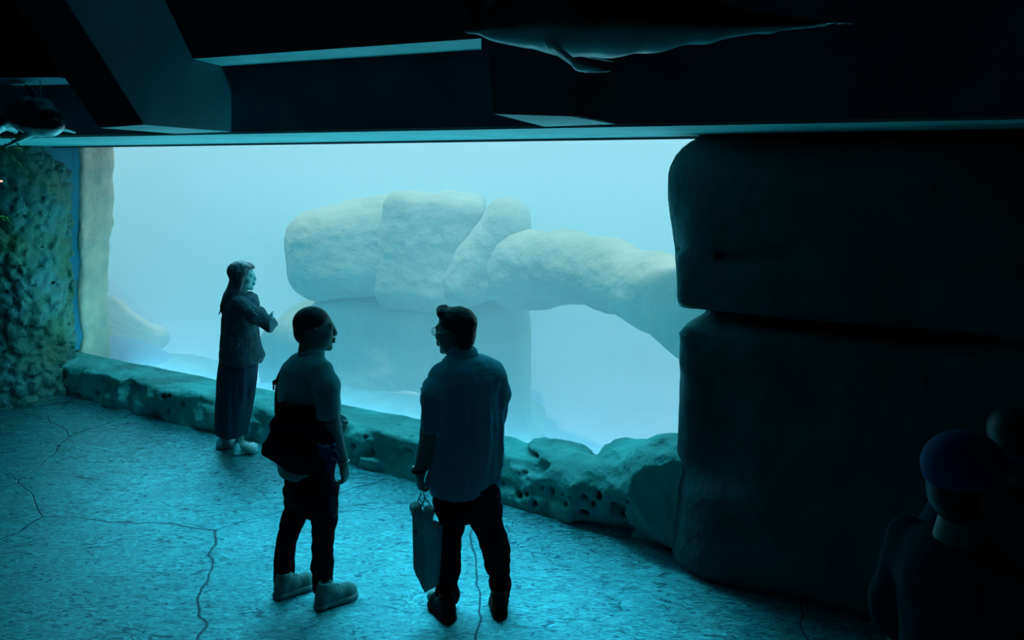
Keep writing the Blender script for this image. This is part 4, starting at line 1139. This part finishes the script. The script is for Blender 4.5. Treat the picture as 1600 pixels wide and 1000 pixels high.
# ---- two dim figures at the right-hand edge
def standing(label, hc, fwd, s, top, Y, cap_, hair_len, mt_top):
    fb = Vector((*fwd, 0)).normalized(); rt = Vector((fb.y, -fb.x, 0))
    root = thing('person', label, 'person', (hc.x, hc.y, 0))
    H = hc.z + .125 * s
    def L(x, y, z): return Vector((hc.x, hc.y, 0)) + rt * x + fb * (y - .02) + Vector((0, 0, z * H))
    lo, hi = bounds([L(-.3, -.2, 0), L(.3, .3, 1), L(-.3, .3, 0), L(.3, -.2, 1)], .05); lo[2] = 0
    f = Field(lo, hi, .008)
    R = frame_of(fwd)
    head(f, hc, R, s)
    yaw = yaw_of(fwd)
    f.cap(L(0, 0, .88), L(0, -.02, .82), .058, .07, .03)
    rg = lambda rows: [(*L(0, o, z)[:3], w, d) for z, w, d, o in rows]
    f.stack(rg([(.46, .15, .10, 0), (.6, .13, .09, 0), (.75, .16, .09, -.01), (.80, .10, .06, -.01)]), yaw, .05)
    for e in (-1, 1):
        f.chain([L(e * .17, -.01, .765), L(e * .25, 0, .62), L(e * .24, .08, .47)], [.05, .042, .028], .02)
        hand(f, L(e * .24, .08, .47), (0, 0, -1), -rt * e, 1.0, .4, -e)
        f.chain([L(e * .09, 0, .50), L(e * .10, .01, .27), L(e * .10, -.01, .05)], [.085, .06, .04], .02)
        f.cap(L(e * .10, -.01, .04), L(e * .11, .1, .025), .035, .03, .02)
    f.surface('body', M_skin, root)
    g = Field(lo, hi, .01)
    g.stack(rg([(.44, .185, .13, 0), (.60, .185, .135, 0), (.76, .205, .125, -.01), (.815, .16, .10, -.015), (.835, .085, .08, -.02)]), yaw, .04)
    for e in (-1, 1): g.chain([L(e * .185, -.01, .785), L(e * .25, 0, .66), L(e * .25, 0, .63)], [.065, .068, .070], .03)
    g.warp(lambda x, y, z: .006 * fbm(x * 9, y * 9, z * 6, 75, 3))
    g.surface('t_shirt', mt_top, root)
    g = Field(lo, hi, .01)
    g.stack(rg([(.42, .18, .12, 0), (.5, .165, .115, 0), (.56, .15, .11, 0)]), yaw, .03)
    for e in (-1, 1): g.chain([L(e * .085, 0, .46), L(e * .10, .01, .27), L(e * .10, 0, .04)], [.098, .08, .068], .03)
    g.surface('trousers', M_trs, root)
    for e in (-1, 1): shoe('shoe', L(e * .10, -.07, 0), L(e * .12, .19, 0), M_blk, M_blk, root, 1.0, laces=False)
    g = Field(*bounds([hc - Vector((.2, .2, .3)), hc + Vector((.2, .2, .2))], .02), .006).frame(R, hc)
    S = lambda *v: tuple(t * s for t in v)
    g.ell(S(0, -.024, .045), S(.086, .104, .090), .01); g.ell(S(0, -.05, -.02), S(.075, .066, .075), .02)
    if hair_len: g.cap(S(0, -.06, .09), S(0, -.10, .14), .05, .045, .02)
    g.box(S(0, .135, -.03), (.14, .055, .12), .01, 'cut'); g.box(S(0, .05, -.10), (.14, .10, .10), .01, 'cut')
    g.surface('hair', M_hair, root)
    if cap_:
        c = Field(*bounds([hc - Vector((.2, .2, .1)), hc + Vector((.25, .25, .2))], .03), .006).frame(R, hc)
        c.ell(S(0, -.020, .050), S(.095, .116, .092), .01)
        c.box(S(0, 0, -.052), (.3, .3, .07), .006, 'cut', rot=rot(7, 0, 0))
        c.ell(S(0, -.012, .012), S(.086, .106, .10), .01, 'cut')
        c.surface('baseball_cap', mat('blue_cap_cloth', (0.012, 0.13, 0.34), 0.8), root)
        b = Field(*bounds([hc - Vector((.25, .25, .1)), hc + Vector((.25, .25, .2))], .03), .005).frame(R, hc)
        b.ell(S(0, .115, .028), S(.075, .085, .030), .004); b.ell(S(0, .105, .014), S(.085, .095, .032), .004, 'cut'); b.box(S(0, -.05, 0), (.3, .11, .3), .004, 'cut')
        b.surface('cap_peak', bpy.data.materials['blue_cap_cloth'], root)
M_dk = mat('dark_cotton', (0.006, 0.05, 0.075), 0.9, 0.15)
standing('person in a blue cap and dark T-shirt, dimly lit at the right edge', pw(1516, 756, 2.2), (.92, .30), 1.03, None, 2.2, True, False, M_dk)
standing('bareheaded person mostly hidden behind the one in the blue cap', pw(1584, 690, 2.95), (.6, .8), 1.0, None, 2.95, False, False, M_dk)
